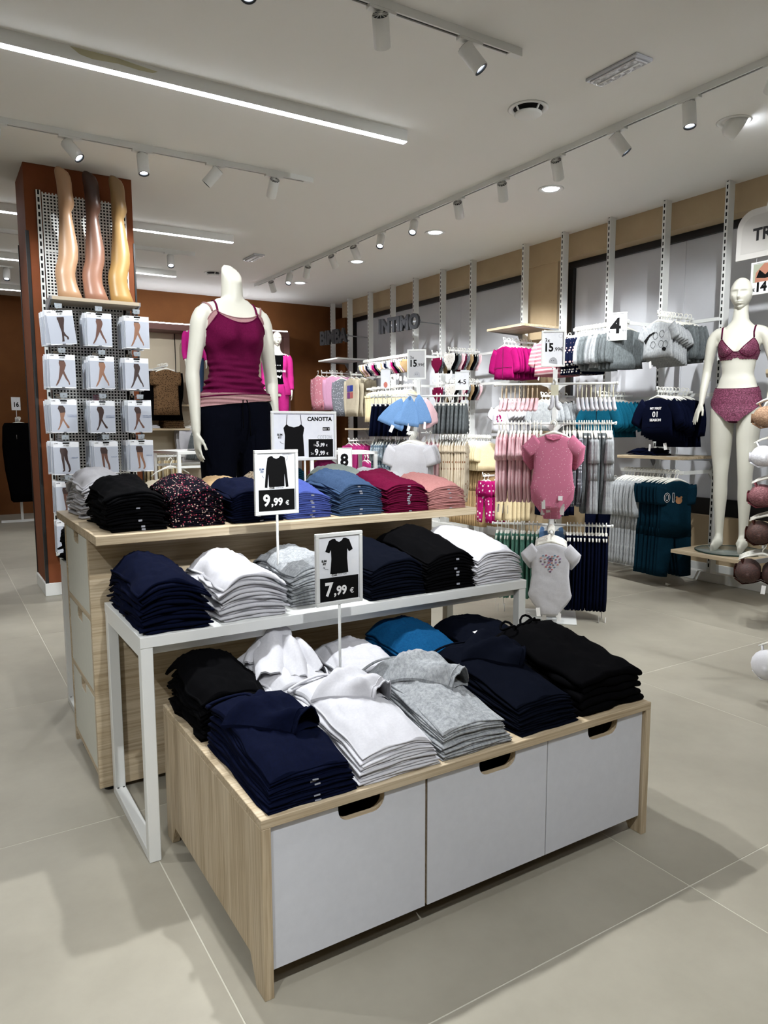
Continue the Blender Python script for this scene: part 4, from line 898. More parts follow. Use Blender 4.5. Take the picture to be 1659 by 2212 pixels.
def fuse(mb, voxel=0.007, it=6, fac=0.5):
    """merge overlapping lofts into one continuous skin"""
    me = mb.mesh('body', M_MANNEQUIN); o = bpy.data.objects.new('tmp', me); COL.objects.link(o)
    m = o.modifiers.new('r', 'REMESH'); m.mode = 'VOXEL'; m.voxel_size = voxel; m.use_smooth_shade = True
    sm = o.modifiers.new('s', 'SMOOTH'); sm.iterations = it; sm.factor = fac
    dg = bpy.context.evaluated_depsgraph_get(); out = bpy.data.meshes.new_from_object(o.evaluated_get(dg)); bpy.data.objects.remove(o)
    for p in out.polygons: p.use_smooth = True
    if not out.materials: out.materials.append(M_MANNEQUIN)
    return out
def body(arms, legs, zw=None, bust=1.0, head=None, neckcut=None, voxel=0.007, W=1.0, zmin=.78, it=6):
    mb = MB(); zs = [zmin + (1.66-zmin)*i/44 for i in range(45)]
    if neckcut: zs = [z for z in zs if z < 1.50]
    mb.loft([[torso(2*PI*k/32, z, 0, bust, W) for k in range(32)] for z in zs])
    if neckcut:
        lo, hi = neckcut; n = 24; rings = []
        for f in (0, .34, .67, 1.0):
            rings.append([(0.057*cos(t)*(1-0.10*f), 0.055*sin(t), 1.47 + f*((lo+hi)/2 + (hi-lo)/2*sin(t) - 1.47)) for t in (2*PI*k/n for k in range(n))])
        mb.loft(rings)
    for sx in (-1, 1):
        # shoulder cap
        limb(mb, [((sx*.095, .008, 1.415), .050, .055), ((sx*.145, .008, 1.402), .050, .052), ((sx*.178, .006, 1.385), .038, .042)])
    for a in arms: limb(mb, smooth_path(a['path']), n=18); add_hand(mb, *a['hand'])
    for l in legs: limb(mb, smooth_path(l), n=20)
    if zw: mb.v = [(x, y, zw(z)) for x, y, z in mb.v]
    me = fuse(mb, voxel, it)
    if head:
        hb = MB(); add_head(hb, head[0], head[1]); bm_ = bmesh.new(); bm_.from_mesh(me)
        tmp = hb.mesh('h', M_MANNEQUIN); bm_.from_mesh(tmp); bm_.to_mesh(me); bm_.free()
        for p in me.polygons: p.use_smooth = True
    return me
def drape(z0f, z1f, off, nth=72, nz=34, wr=None, bust=1.0, zw=None, th0=0.0, th1=2*PI, W=1.0, thick=0.0025):
    """cloth shell following the torso between the hem z0f(theta) and the top edge z1f(theta)"""
    P = []
    closed = abs(th1-th0-2*PI) < 1e-6
    for j in range(nz+1):
        row = []
        for i in range(nth + (0 if closed else 1)):
            th = th0 + (th1-th0)*i/nth; tt = ((th+PI) % (2*PI))-PI; z = z0f(tt) + (z1f(tt)-z0f(tt))*j/nz
            o = off + (wr(tt, z) if wr else 0.0); p = torso(th, z, o, bust, W); row.append((p.x, p.y, zw(p.z) if zw else p.z))
        P.append(row)
    mb = MB(); mb.loft(P, 0, (False, False), True, closed)
    # inner layer so the cloth has thickness at its edges
    C_ = [(sum(p[0] for p in r)/len(r), sum(p[1] for p in r)/len(r)) for r in P]
    Q = [[(p[0]-(p[0]-c[0])*thick*9, p[1]-(p[1]-c[1])*thick*9, p[2]) for p in r] for r, c in zip(P, C_)]
    mb.loft([Q[0], P[0]], 0, (False, False), True, closed); mb.loft([P[-1], Q[-1]], 0, (False, False), True, closed)
    return mb
def edge_tube(zf, off, r, th0=-PI, th1=PI, n=60, bust=1.0, zw=None, W=1.0):
    pts = []
    for i in range(n+1):
        th = th0+(th1-th0)*i/n; p = torso(th, zf(((th+PI) % (2*PI))-PI), off, bust, W); pts.append((p.x, p.y, zw(p.z) if zw else p.z))
    return MB().tube(pts, r, 6)
M_CAMI = fabric('cloth_camisole_burgundy', '#5c1038', '#510c30', 12, 0.25, 0.75)
M_CAMI2 = fabric('cloth_camisole_rose', '#a27e80', '#997576', 12, 0.25, 0.8)
# ---- headless mannequin on the rear low cabinet
def leg(sx, dy=0.0): return [(sx*.088, .004, .86, .085, .095), (sx*.088, .0, .76, .082, .088), (sx*.085, -.004, .62, .070, .074), (sx*.080, -.006, .50, .054, .058), (sx*.080, .004, .42, .049, .056), (sx*.080, .016, .34, .049, .056), (sx*.078, .022, .22, .037, .042), (sx*.076, .026, .10, .029, .034), (sx*.076, .018, .060, .034, .050), (sx*.080, -.035, .038, .038, .032), (sx*.084, -.10, .024, .044, .020), (sx*.086, -.155, .015, .034, .013)]
def arm_straight(sx, ex=.215, wx=.228, wy=-.02, wz=.84, L=0):
    return dict(path=[(sx*.155, .006, 1.405, .044, .050), (sx*.182, .006, 1.355, .044, .050), (sx*.197, .008, 1.26, .040, .044), (sx*ex, .012, 1.12, .035, .037), (sx*(ex+.004), .006, 1.06, .036, .037), (sx*(ex+wx)/2, -.006, .97, .031, .032), (sx*wx, wy, wz, .022, .026)], hand=((sx*wx, wy, wz), (0, -.12, -1), (-sx, 0.1, 0), (0, -1, 0), 1.0, 0.25))
HM = (0.825, 2.315, H1); HR = math.radians(6)
t = thing('headless_mannequin', 'cream headless mannequin in burgundy camisole and dark sweatpants', 'mannequin', HM, HR)
bm0 = body([arm_straight(-1, .222, .232, -.03, .80), arm_straight(1, .218, .224, -.02, .80)], [leg(-1), leg(1)], neckcut=(1.560, 1.668), W=1.13, bust=1.35)
link('body', bm0, t)
def cami_top(tt):
    a = abs(tt)
    if a < 0.62: return 1.352 + 0.045*(a/0.62)**2
    if a < 1.25: return 1.397 - 0.085*((a-0.62)/0.63)**0.8
    return 1.312 + 0.01*(a-1.25)
def under_top(tt):
    a = abs(tt)
    if a < 0.75: return 1.378 + 0.035*(a/0.75)**2
    if a < 1.3: return 1.413 - 0.075*((a-0.75)/0.55)**1.1
    return 1.338
def cami_wr(tt, z):
    k = max(0, min(1, (1.20-z)/0.16)); q = max(0, min(1, (1.02-z)/0.05))
    return k*(0.0055*sin(z*210 + 1.6*sin(tt*1.3)) + 0.004*sin(z*150-3.1*tt)) + 0.0018*sin(8*tt+z*40) + 0.010*q + 0.006*k
cm = part('burgundy_camisole', drape(lambda tt: 0.985 + 0.014*sin(tt+0.8), cami_top, 0.007, 96, 64, cami_wr, 1.35, W=1.13), M_CAMI, t, fix=False)
part('neck_binding', edge_tube(cami_top, 0.007, 0.0035, bust=1.35, W=1.13), M_CAMI, cm); part('hem', edge_tube(lambda tt: 0.985 + 0.014*sin(tt+0.8), 0.026, 0.0035, W=1.13), M_CAMI, cm)
rc = part('rose_undershirt', drape(lambda tt: 0.945 + 0.020*sin(tt+0.3), lambda tt: 1.0, 0.024, 80, 20, lambda tt, z: 0.003*sin(z*300+2*sin(2*tt)), W=1.13), M_CAMI2, t, fix=False)
rc2 = part('rose_neckline', drape(lambda tt: 1.28, under_top, 0.0035, 96, 14, None, 1.35, W=1.13), M_CAMI2, t, fix=False); part('neck_binding', edge_tube(under_top, 0.0045, 0.0028, bust=1.35, W=1.13), M_CAMI2, rc2)
def strap_over(me, x0, y0, x1, y1, n=16, lift=0.003, xm=None):
    """path over the shoulder, dropped onto the body surface"""
    from mathutils.bvhtree import BVHTree
    bv = BVHTree.FromPolygons([v.co for v in me.vertices], [tuple(p.vertices) for p in me.polygons]); pts = []
    for k in range(n+1):
        f = k/n; x = x0 + (x1-x0)*f + (0 if xm is None else (xm-(x0+x1)/2)*sin(f*PI)); y = y0 + (y1-y0)*f; h = bv.ray_cast(Vector((x, y, 2.2)), Vector((0, 0, -1)))
        if h[0] is not None: pts.append(h[0] + h[1]*lift)
    return pts
for sx in (-1, 1):
    a = torso(sx*0.62, 1.397, 0.008, 1.35, 1.13)
    part('strap', MB().tube([a] + strap_over(bm0, a.x, a.y+.012, sx*.085, .075, xm=sx*.104), 0.0060, 8, flat=0.45), M_CAMI, cm)
    a = torso(sx*0.88, 1.405, 0.005, 1.35, 1.13)
    part('strap', MB().tube([a] + strap_over(bm0, a.x+sx*.003, a.y+.006, sx*.12, .07, xm=sx*.158), 0.0052, 8, flat=0.45), M_CAMI2, rc2)
pm = MB(); M_PANT = fabric('cloth_sweatpants_ink', '#070913', '#05060d', 8, 0.5)
pm.loft([[torso(2*PI*k/40, z, 0.018 + 0.004*sin(5*2*PI*k/40), 0, 1.13) for k in range(40)] for z in (.958, .945, .93, .90, .86, .82, .79)], cap=(True, True))
for sx in (-1, 1): limb(pm, smooth_path([(sx*.094, .008, .88, .100, .114), (sx*.095, .006, .76, .104, .112), (sx*.100, .004, .62, .092, .100), (sx*.100, .008, .45, .084, .090), (sx*.098, .018, .28, .078, .082), (sx*.092, .022, .14, .062, .066), (sx*.088, .022, .09, .046, .050)]), n=22)
limb(pm, [((0, -.01, .84), .11, .10), ((0, -.005, .76), .07, .085), ((0, 0, .70), .03, .05)], n=20)
pp = link('sweatpants', fuse(pm, 0.009, 4), t); pp.data.materials.clear(); pp.data.materials.append(M_PANT)
for sx in (-1, 1): part('drawstring', MB().tube([(sx*.010, -.112, .965), (sx*.016, -.122, .94), (sx*.020, -.126, .89), (sx*.018, -.128, .83), (sx*.02, -.128, .80-.02*sx)], 0.0032, 6), M_BLK, pp)
part('foot_plate', MB().lathe([(0.16, 0.0), (0.16, 0.006), (0.0, 0.006)], 32), M_WHITE, t, 0, (0, 0, -0.0))
# ---- mannequin in lingerie on the wall shelf
LZ = 0.335
def lw(z):
    K = [(0.0, 0.0), (.06, .06), (.83, 1.0), (1.10, 1.28), (1.44, 1.60), (1.66, 1.83), (1.8, 1.97)]
    for (a, b), (c, d) in zip(K, K[1:]):
        if z <= c: return b + (d-b)*(z-a)/(c-a)
    return K[-1][1] + z-K[-1][0]
ls = thing('mannequin_shelf', 'pale wooden shelf low on the wall under the mannequin in lingerie', 'shelf', (0, 0, 0))
part('board', MB().box(4.14, XU-0.002, 1.50, 2.085, 0.296, 0.322), M_OAK_Y, ls, 0.001)
part('end_edge', MB().box(4.14, XU-0.002, 1.488, 1.4995, 0.29, 0.322), plain('bracket_grey', '#85878a', 0.4), ls)
for yy in (1.575, 2.118): part('bracket', MB().prism([(4.2, 0.296), (XU, 0.296), (XU, 0.20), (XU-0.03, 0.22), (XU-0.06, 0.27)], yy, yy+0.006, 'Y'), plain('bracket_grey', '#85878a', 0.4), ls)
gl = part('glass_base', MB().lathe([(0.0, 0), (0.235, 0), (0.238, 0.005), (0.235, 0.010), (0, 0.010)], 48), plain('base_glass', '#cfd8d0', 0.05, Transmission_Weight=0.75), None, 0, (4.42, 1.79, 0.3225)); tag(gl, 'round glass base plate under the mannequin in lingerie', 'base plate')
part('rim', MB().lathe([(0.2345, -0.0005), (0.2395, -0.0005), (0.2395, 0.0105), (0.2345, 0.0105)], 48, hollow=True), plain('glass_edge', '#12302a', 0.2), gl)
t = thing('lingerie_mannequin', 'bald cream mannequin in burgundy lace bra and panties', 'mannequin', (4.44, 1.812, LZ), math.radians(-68))
aR = dict(path=[(-.155, .006, 1.405, .040, .046), (-.182, .006, 1.355, .040, .046), (-.196, .012, 1.26, .036, .040), (-.212, .020, 1.14, .031, .034), (-.215, .012, 1.09, .031, .033), (-.222, -.02, 1.00, .027, .028), (-.226, -.055, .90, .019, .022)], hand=((-.226, -.055, .90), (-.28, -.40, -1), (1, -.3, 0), (.5, -.7, 0), .98, 0.12, 0.25))
aL = dict(path=[(.155, .006, 1.405, .040, .046), (.182, .006, 1.355, .040, .046), (.202, .02, 1.26, .036, .040), (.235, .035, 1.14, .031, .034), (.238, .02, 1.09, .031, .033), (.235, -.03, 1.01, .027, .028), (.225, -.08, .92, .019, .022)], hand=((.225, -.08, .92), (0, -.35, -1), (-1, 0, 0), (0, -.9, -.2), .98, 0.25, 0.2))
lady = body([aR, aL], [leg(-1), [(x+0.02*max(0, (.8-z)), y-0.02*max(0, .8-z), z, a, b) for x, y, z, a, b in leg(1)]], zw=lw, head=((0, -.022, 1.838), 0.98), voxel=0.0065, W=0.96, bust=1.15)
link('body', lady, t)
M_LACE = lace('burgundy_lace', '#4a0b2a', '#8e4a68', 130); M_LACED = fabric('burgundy_satin', '#4b0a2b', '#440825', 30, 0.1, 0.5)
def bra_top(tt):
    a = abs(tt)
    if a < 0.10: return 1.258
    if a < 0.75: return 1.258 + 0.104*((a-0.10)/0.65)**0.9 + 0.0025*sin(a*60)
    if a < 1.4: return 1.362 - 0.090*((a-0.75)/0.65)**1.1
    return 1.272 - 0.01*min(1, a-1.4)
def bra_bot(tt): return 1.204 + 0.0035*sin(tt*34) + (0.012 if abs(tt) < 0.12 else 0)
br = part('lace_bra', drape(bra_bot, bra_top, 0.0045, 110, 26, lambda tt, z: 0.0012*sin(z*500), zw=lw, W=0.96), M_LACE, t, fix=False)
part('edge_binding', edge_tube(bra_top, 0.0045, 0.0028, zw=lw, W=0.96), M_LACED, br)
for sx in (-1, 1):
    pts = [torso(sx*(0.10+1.05*k/10), 1.222 + 0.046*abs((k-5)/5)**2.2, 0.0065, 1.0, .96) for k in range(11)]
    part('underwire', MB().tube([(p.x, p.y, lw(p.z)) for p in pts], 0.0022, 6), M_LACED, br)
    a = torso(sx*0.75, 1.362, 0.006); pts = [a, Vector((sx*.108, -.072, 1.405)), Vector((sx*.112, -.045, 1.448)), Vector((sx*.112, .0, 1.458)), Vector((sx*.104, .05, 1.445)), Vector((sx*.09, .095, 1.38)), torso(sx*(PI-0.6), 1.262, 0.006)]
    part('strap', MB().tube([(p.x*.96, p.y, lw(p.z)) for p in pts], 0.0055, 8, flat=0.4), M_LACED, br)
def pan_bot(tt):
    a = abs(tt); b = min(a, PI-a)
    return 0.782 + 0.118*min(1.0, max(0, b-0.22)/1.2)**0.75
# panties: wide lace front, cut away over the thighs
pb_ = part('lace_panties', drape(pan_bot, lambda tt: 1.008 - 0.012*cos(tt), 0.0070, 96, 26, lambda tt, z: 0.0010*sin(z*400) + (0.024 if abs(tt) < 1.2 else 0.0)*max(0, (.885-z)/.09), zw=lw, W=0.96), M_LACE, t, fix=False)
part('waist_binding', edge_tube(lambda tt: 1.008 - 0.012*cos(tt), 0.005, 0.0028, zw=lw, W=0.96), M_LACED, pb_)
gm = MB(); rows = []
for k in range(9):
    f = k/8; hw = 0.022 + 0.012*abs(2*f-1); rows.append([(hw*(j/4-0.5)*2, -0.112 + 0.20*f, lw(0.782 - 0.012*sin(f*PI))) for j in range(5)])
gm.grid(rows); part('gusset', gm, M_LACED, pb_, fix=False)
# ================================================================== hanging clothes
def sring(z, hw, hd, n=22, rip=0.0, ph=0.0, cx=0.0, cy=0.0, k=9):
    out = []
    for i in range(n):
        a = 2*PI*i/n; c, s_ = cos(a), sin(a)
        out.append((cx + hw*(1 if c >= 0 else -1)*abs(c)**0.75, cy + hd*(1 if s_ >= 0 else -1)*abs(s_)**0.8*(1 + 0.0) + rip*sin(k*c+ph)*(1 if abs(s_) > 0.2 else 0.4), z))
    return out
def g_body(mb, rows, rip=0.004, ph=0.0, mi=0, cx=0.0):
    n = len(rows); mb.loft([sring(z, hw, hd, rip=rip*i/max(1, n-1), ph=ph+0.3*i, cx=cx) for i, (z, hw, hd) in enumerate(rows)], mi)
def g_sleeve(mb, sx, x0, z0, L, r0, r1, ang, d=0.016, mi=0, bend=0.0):
    rings = []
    for k in range(7):
        t = k/6; a = ang - bend*t; px = sx*(x0 + L*t*sin(a)); pz = z0 - L*t*cos(a); w = r0 + (r1-r0)*t
        u = Vector((cos(a)*sx, 0, sin(a))); rings.append([Vector((px, 0, pz)) + u*(w*cos(2*PI*j/12)) + Vector((0, d*(0.8+0.4*t)*sin(2*PI*j/12), 0)) for j in range(12)])
    mb.loft(rings, mi)
Z0 = -0.066
def g_top(w=.24, h=.30, sl=.11, sw=.045, ang=.75, d=.016, hem=1.04, bend=.3, seed=0):
    mb = MB(); r = random.Random(seed); p = r.uniform(0, 6)
    g_body(mb, [(Z0, .030, .010), (Z0-.008, .055, .013), (Z0-.022, w*.40, d*.8), (Z0-.045, w*.48, d), (Z0-.09, w*.485, d*1.1), (Z0-h*.5, w*.48, d*1.2), (Z0-h*.8, w*.49, d*1.2), (Z0-h, w*.5*hem, d*1.2)], .004, p)
    for sx in (-1, 1): g_sleeve(mb, sx, w*.40, Z0-.040, sl, sw, sw*.85, ang + r.uniform(-.08, .08), d, bend=bend)
    return mb
def g_bodysuit(w=.22, h=.42, sl=.09, sw=.045, ang=.8, d=.014, seed=0):
    mb = MB(); p = random.Random(seed).uniform(0, 6)
    g_body(mb, [(Z0, .030, .010), (Z0-.008, .055, .012), (Z0-.022, w*.40, d*.8), (Z0-.05, w*.47, d), (Z0-.12, w*.46, d*1.1), (Z0-h*.45, w*.45, d*1.2), (Z0-h*.66, w*.50, d*1.2), (Z0-h*.715, w*.53, d*1.1), (Z0-h*.80, w*.44, d), (Z0-h*.90, w*.30, d*.9), (Z0-h*.975, w*.215, d*.7), (Z0-h, w*.20, d*.5)], .003, p)
    for sx in (-1, 1): g_sleeve(mb, sx, w*.33, Z0-.040, sl+w*.07, sw*1.15, sw*.92, ang, d)
    return mb
def g_romper(w=.24, h=.66, sl=.24, sw=.04, d=.018, seed=0):
    mb = MB(); r = random.Random(seed)
    g_body(mb, [(Z0, .03, .010), (Z0-.008, .055, .013), (Z0-.022, w*.40, d*.8), (Z0-.05, w*.48, d), (Z0-.12, w*.48, d*1.1), (Z0-h*.40, w*.50, d*1.2), (Z0-h*.58, w*.54, d*1.2)], .003, r.uniform(0, 6))
    for sx in (-1, 1):
        g_sleeve(mb, sx, w*.41, Z0-.042, sl, sw, sw*.75, .28, d, bend=.22); g_sleeve(mb, sx, w*.24, Z0-h*.50, h*.50, w*.29, w*.20, .10, d)
    return mb
def g_pants(w=.22, h=.40, d=.016, flare=1.0, seed=0):
    mb = MB(); r = random.Random(seed)
    g_body(mb, [(Z0+.006, w*.40, d*.8), (Z0-.03, w*.45, d), (Z0-h*.25, w*.5, d*1.2), (Z0-h*.36, w*.5, d*1.2)], .003, r.uniform(0, 6))
    for sx in (-1, 1): g_sleeve(mb, sx, w*.24, Z0-h*.28, h*.72, w*.26, w*.19*flare, .06, d)
    return mb
def g_panty(w=.19, h=.11, d=.008, seed=0):
    mb = MB(); g_body(mb, [(Z0+.016, w*.46, d*.7), (Z0-.01, w*.5, d), (Z0-h*.35, w*.49, d), (Z0-h*.6, w*.34, d), (Z0-h*.8, w*.20, d*.8), (Z0-h, w*.15, d*.5)], .002, seed); return mb
def g_shorts(w=.2, h=.2, d=.014, seed=0):
    mb = MB(); g_body(mb, [(Z0+.006, w*.30, d*.7), (Z0-.02, w*.36, d), (Z0-h*.4, w*.46, d*1.2), (Z0-h*.75, w*.54, d*1.3), (Z0-h, w*.60, d*1.3)], .006, seed, ); return mb
def g_legging(w=.16, h=.46, d=.014, seed=0):
    mb = MB(); g_body(mb, [(Z0+.006, w*.36, d*.8), (Z0-.04, w*.42, d), (Z0-h*.3, w*.46, d*1.1), (Z0-h*.6, w*.42, d), (Z0-h*.85, w*.34, d), (Z0-h, w*.30, d*.7)], .004, seed); return mb
def hanger_mesh(w=.20, drop=.026, kind='top'):
    mb = MB(); hook = [(0, 0, -.055), (0, 0, -.032), (.006, 0, -.022), (.0165, 0, -.010), (.0185, 0, .002), (.012, 0, .0135), (0, 0, .0175), (-.012, 0, .013), (-.0175, 0, .003), (-.018, 0, -.004)]
    mb.tube(hook, .0034, 7)
    if kind == 'top':
        pts = [(-w/2, 0, -.066-drop), (-w*.36, 0, -.060-drop*.55), (-w*.16, 0, -.058-drop*.1), (0, 0, -.052), (w*.16, 0, -.058-drop*.1), (w*.36, 0, -.060-drop*.55), (w/2, 0, -.066-drop)]
        mb.tube(pts, [.004, .006, .008, .010, .008, .006, .004], 8, flat=1.0)
        mb.box(-.022, .022, -.0045, .0045, -.068, -.050)
    else:
        mb.tube([(-w/2, 0, -.058), (w/2, 0, -.058)], .0038, 7); mb.box(-w/2, -w/2+.012, -.006, .006, -.075, -.053); mb.box(w/2-.012, w/2, -.006, .006, -.075, -.053)
    return mb.mesh('hanger', M_HANGER)
HG = {k: hanger_mesh(*v) for k, v in dict(baby=(.19, .024, 'top'), wide=(.26, .034, 'top'), adult=(.40, .05, 'top'), clip=(.17, 0, 'clip')).items()}
tagm = MB().box(-.012, .012, -.0005, .0005, -.065, -.012).mesh('price_tag', M_TAGP)
GC = {}
def gmesh(key, fn, mat, **kw):
    if key not in GC: GC[key] = [fn(seed=s_, **kw).mesh(key, mat) for s_ in (1, 2, 3)]
    return GC[key]
class Row: pass
FAR_H = []
def hang_row(name, desc, cat, p0, p1, n, rot, meshes, hang='baby', grp=None, first=None, tags=0, tagz=-.30, jitter=.06, deco=None, step=0.0, firstdesc=None, hdesc=None, far=False):
    """n garments on hangers from p0 (nearest the viewer) to p1 along a rail; rot turns them square to the rail"""
    p0, p1 = Vector(p0), Vector(p1); out = []; r = random.Random(hash(desc) % 9973 if False else len(desc)*7+n)
    grp = grp or desc
    for i in range(n):
        f = i/max(1, n-1); f = min(1, max(0, f + r.uniform(-.3, .3)/n if 0 < i < n-1 else f)); p = p0.lerp(p1, f); a = rot + r.uniform(-jitter, jitter)
        if p.y > 4.6: FAR_H.append((hang, p.copy(), a))
        else:
            h = link('clothes_hanger', HG[hang], None, p, a); tag(h, 'white plastic hanger of the ' + (hdesc or desc), 'hanger', 'hangers: ' + grp)
        me = meshes[i % len(meshes)]
        o = link(name, me, None, p - Vector((0, 0, step*i)), a)
        if i == 0 and n > 1: tag(o, firstdesc or ('foremost ' + desc), cat, grp)
        else: tag(o, desc + (', behind the foremost' if n > 1 else ''), cat, grp)
        if i == 0 and deco: deco(o)
        if tags and (i < tags): link('price_tag', tagm, o, (r.uniform(.02, .07)*(1 if i % 2 else -1), -.012, tagz + r.uniform(-.02, .02)), (0, r.uniform(-.2, .2), r.uniform(-.5, .5)))
        out.append(o)
    return out
RX = -PI/2         # facing out of the window wall
# ---- wall fittings
def faceout(y, z, label, x0=XU+.02, x1=4.24, bay=None):
    t = thing('faceout_arm', label, 'display arm', (0, 0, 0), 0, 'white display arms on the wall')
    ya, yb = bay
    part('crossbar', MB().box(XU-.028, XU-.008, ya, yb, z-.052, z-.026), M_WHITE, t, .001)
    part('arm', MB().box(x1, XU-.020, y-.008, y+.008, z-.024, z-.006), M_WHITE, t, .001)
    part('stop', MB().tube([(x1, y, z-.012), (x1-.006, y, z+.022)], .006, 8), M_WHITE, t)
    return t
def hangrail(y0, y1, z, label, x=4.30, r=.013):
    t = thing('hanging_rail', label, 'clothes rail', (0, 0, 0), 0, 'white hanging rails on the wall')
    part('bar', MB().box(x-.008, x+.008, y0-.02, y1+.02, z-.030, z-.004), M_WHITE, t, .002)
    for y in (y0+.012, y1-.012): part('bracket', MB().box(x+.008, XU-.002, y-.004, y+.004, z-.034, z-.006).prism([(XU-.04, z-.03), (XU-.002, z+.03), (XU-.002, z-.08)], y-.005, y+.005, 'Y'), M_WHITE, t)
    return t
def wallshelf(y0, y1, z, label, x0=4.22, mat=None, white=False):
    t = thing('wall_shelf', label, 'shelf', (0, 0, 0), 0, 'shelves on the slotted uprights')
    part('board', MB().box(x0, XU-.004, y0, y1, z-.022, z), mat or M_OAK_Y, t, .001)
    for y in (y0+.002, y1-.008):
        part('bracket', MB().prism([(x0+.02, z-.023), (XU-.002, z-.023), (XU-.002, z-.11), (XU-.02, z-.10), (XU-.06, z-.04)], y, y+.006, 'Y'), plain('bracket_grey', '#85878a', .4), t)
    return t
def square(o, pts, mat, y=-.0205, name='print'): return part(name, MB().prism(pts, y-.001, y+.001), mat, o)
# colours
C_DINO = heather('cloth_light_grey_melange', '#a9acae', '#8a8e91'); C_GREY = heather('cloth_mid_grey', '#6f7577', '#565b5d'); C_NVY = M_NAVY
C_NFL = spotted('cloth_navy_flowers', '#0d1226', '#d5a7a0', 34, .26, dots2='#d9d5d0'); C_TEALJ = fabric('cloth_teal', '#12546b', '#0e485e'); C_PETROL = fabric('cloth_dark_petrol', '#0a2634', '#081f2b')
C_FUX = fabric('cloth_fuchsia', '#8f1258', '#820e4f'); C_STR = striped('cloth_pink_stripe', '#b0707a', '#dcc3c5', 9); C_PINK = spotted('cloth_pink_dots', '#c4748f', '#e6c6d0', 75, .13)
C_PALEP = fabric('cloth_pale_pink', '#eecad0', '#e6bfc6'); C_GRDOT = spotted('cloth_grey_dots', '#6c7076', '#c9ccd6', 46, .24); C_GREEN = fabric('cloth_sage_green', '#5f8d7e', '#548273'); C_DGREEN = fabric('cloth_dark_green', '#173a31', '#12302a')
C_CRM = fabric('cloth_cream_wall', '#d8c8a4', '#cdbb95'); C_BEI = fabric('cloth_beige', '#a98f6a', '#9d8460'); C_HEART = spotted('cloth_fuchsia_hearts', '#a01a62', '#e8d2dc', 26, .26)
C_SKY = fabric('cloth_sky_blue', '#7398c6', '#688dbb', 7, .5); C_LBL = spotted('cloth_pale_blue_print', '#a9b5bd', '#5f7688', 40, .30); C_FLB = spotted('cloth_cream_teddy', '#d6c9b2', '#8a5a3a', 26, .22)
C_PYJ = spotted('cloth_pink_pyjama', '#d28a98', '#f0e0e4', 24, .22); C_LIL = fabric('cloth_lilac', '#cf9fbb', '#c694b2'); C_HOTP = fabric('cloth_hot_pink', '#a83472', '#9b2c67')
# ---- bay beside the lingerie mannequin
faceout(2.36, 2.10, 'white display arm holding the grey dinosaur shirts', bay=(2.135, 2.69))
g1 = gmesh('hanging_tshirt', g_top, C_DINO, w=.28, h=.27, sl=.10, sw=.046, ang=.75)
def dino(o):
    ink = M_PRINT_BLACK
    for k, (x, z) in enumerate(((-.01, -.17), (.05, -.16), (-.03, -.235), (.045, -.235), (.085, -.24))): part('print_motif', MB().tube([(x+.022*cos(a*.55), -.0205, z+.026*sin(a*.55)) for a in range(12)], .0014, 4), ink, o)
    part('print_stripe', MB().prism([(-.118, -.20), (-.07, -.155), (-.02, -.138), (-.02, -.148), (-.06, -.168), (-.104, -.225)], -.021, -.019), ink, o)
    part('print_spot', MB().prism([(.055, -.265), (.075, -.258), (.095, -.275), (.085, -.29), (.06, -.285)], -.021, -.019), ink, o)
hang_row('hanging_tshirt', 'light grey dinosaur T-shirt beside the mannequin in lingerie', 'T-shirt', (4.25, 2.36, 2.10), (4.42, 2.36, 2.10), 7, RX, g1, deco=dino, tags=1, tagz=-.36, step=.010)
hang_row('hanging_sweatshirt', 'mid grey sweatshirt behind the dinosaur T-shirts', 'sweatshirt', (4.46, 2.36, 2.10), (4.62, 2.36, 2.10), 4, RX, gmesh('grey_sweat', g_top, C_GREY, w=.28, h=.30, sl=.24, sw=.045, ang=.45), 'baby')
faceout(2.34, 1.525, 'white display arm holding the navy lettered shirts', bay=(2.135, 2.69))
def season(o):
    for txt, sz, z in (('MY FIRST', .026, -.155), ('01', .060, -.212), ('SEASON', .028, -.245)): letters(txt, sz, M_PRINT_WHITE, o, (0, -.0215, z), .0009, .0008, 'CENTER')
    part('seam', MB().box(-.13, .13, -.0215, -.0205, -.292, -.290), M_NAVY2, o)
hang_row('hanging_sweatshirt', 'navy sweatshirt lettered MY FIRST 01 SEASON', 'sweatshirt', (4.25, 2.34, 1.525), (4.40, 2.34, 1.525), 5, RX, gmesh('navy_sweat', g_top, C_NVY, w=.29, h=.29, sl=.19, sw=.05, ang=.75), deco=season, tags=2, tagz=-.40, firstdesc='navy sweatshirt with white MY FIRST 01 SEASON lettering', hdesc='navy sweatshirts lettered SEASON', step=.012)
hang_row('hanging_pants', 'navy trousers hung behind the lettered sweatshirts', 'trousers', (4.44, 2.34, 1.525), (4.60, 2.34, 1.525), 4, RX, gmesh('navy_sweat2', g_top, C_NVY, w=.30, h=.38, sl=.26, sw=.045, ang=.35))
wallshelf(2.12, 2.69, 1.010, 'pale wooden wall shelf below the navy lettered sweatshirts')
stack('folded navy bib on the pale wall shelf', 4.30, 2.40, 1.010, .20, .26, 3, .05, .05, M_NAVY, 81, jit=.012, wav=.006, cat='bib', name='folded_bib')
o = part('care_tag', MB().prism([(-.05, 0), (.05, 0), (.03, .0015), (-.03, .0015)], -.02, .02), M_TAGP, None, 0, (4.33, 2.25, 1.0105)); tag(o, 'flat white card lying on the pale wall shelf', 'card')
hangrail(2.135, 2.69, .905, 'white hanging rail with grey and petrol sleepsuits')
rg = gmesh('grey_romper', g_romper, C_DINO, w=.25, h=.70, sl=.26, sw=.05); rp = gmesh('petrol_romper', g_romper, C_PETROL, w=.25, h=.74, sl=.14, sw=.06)
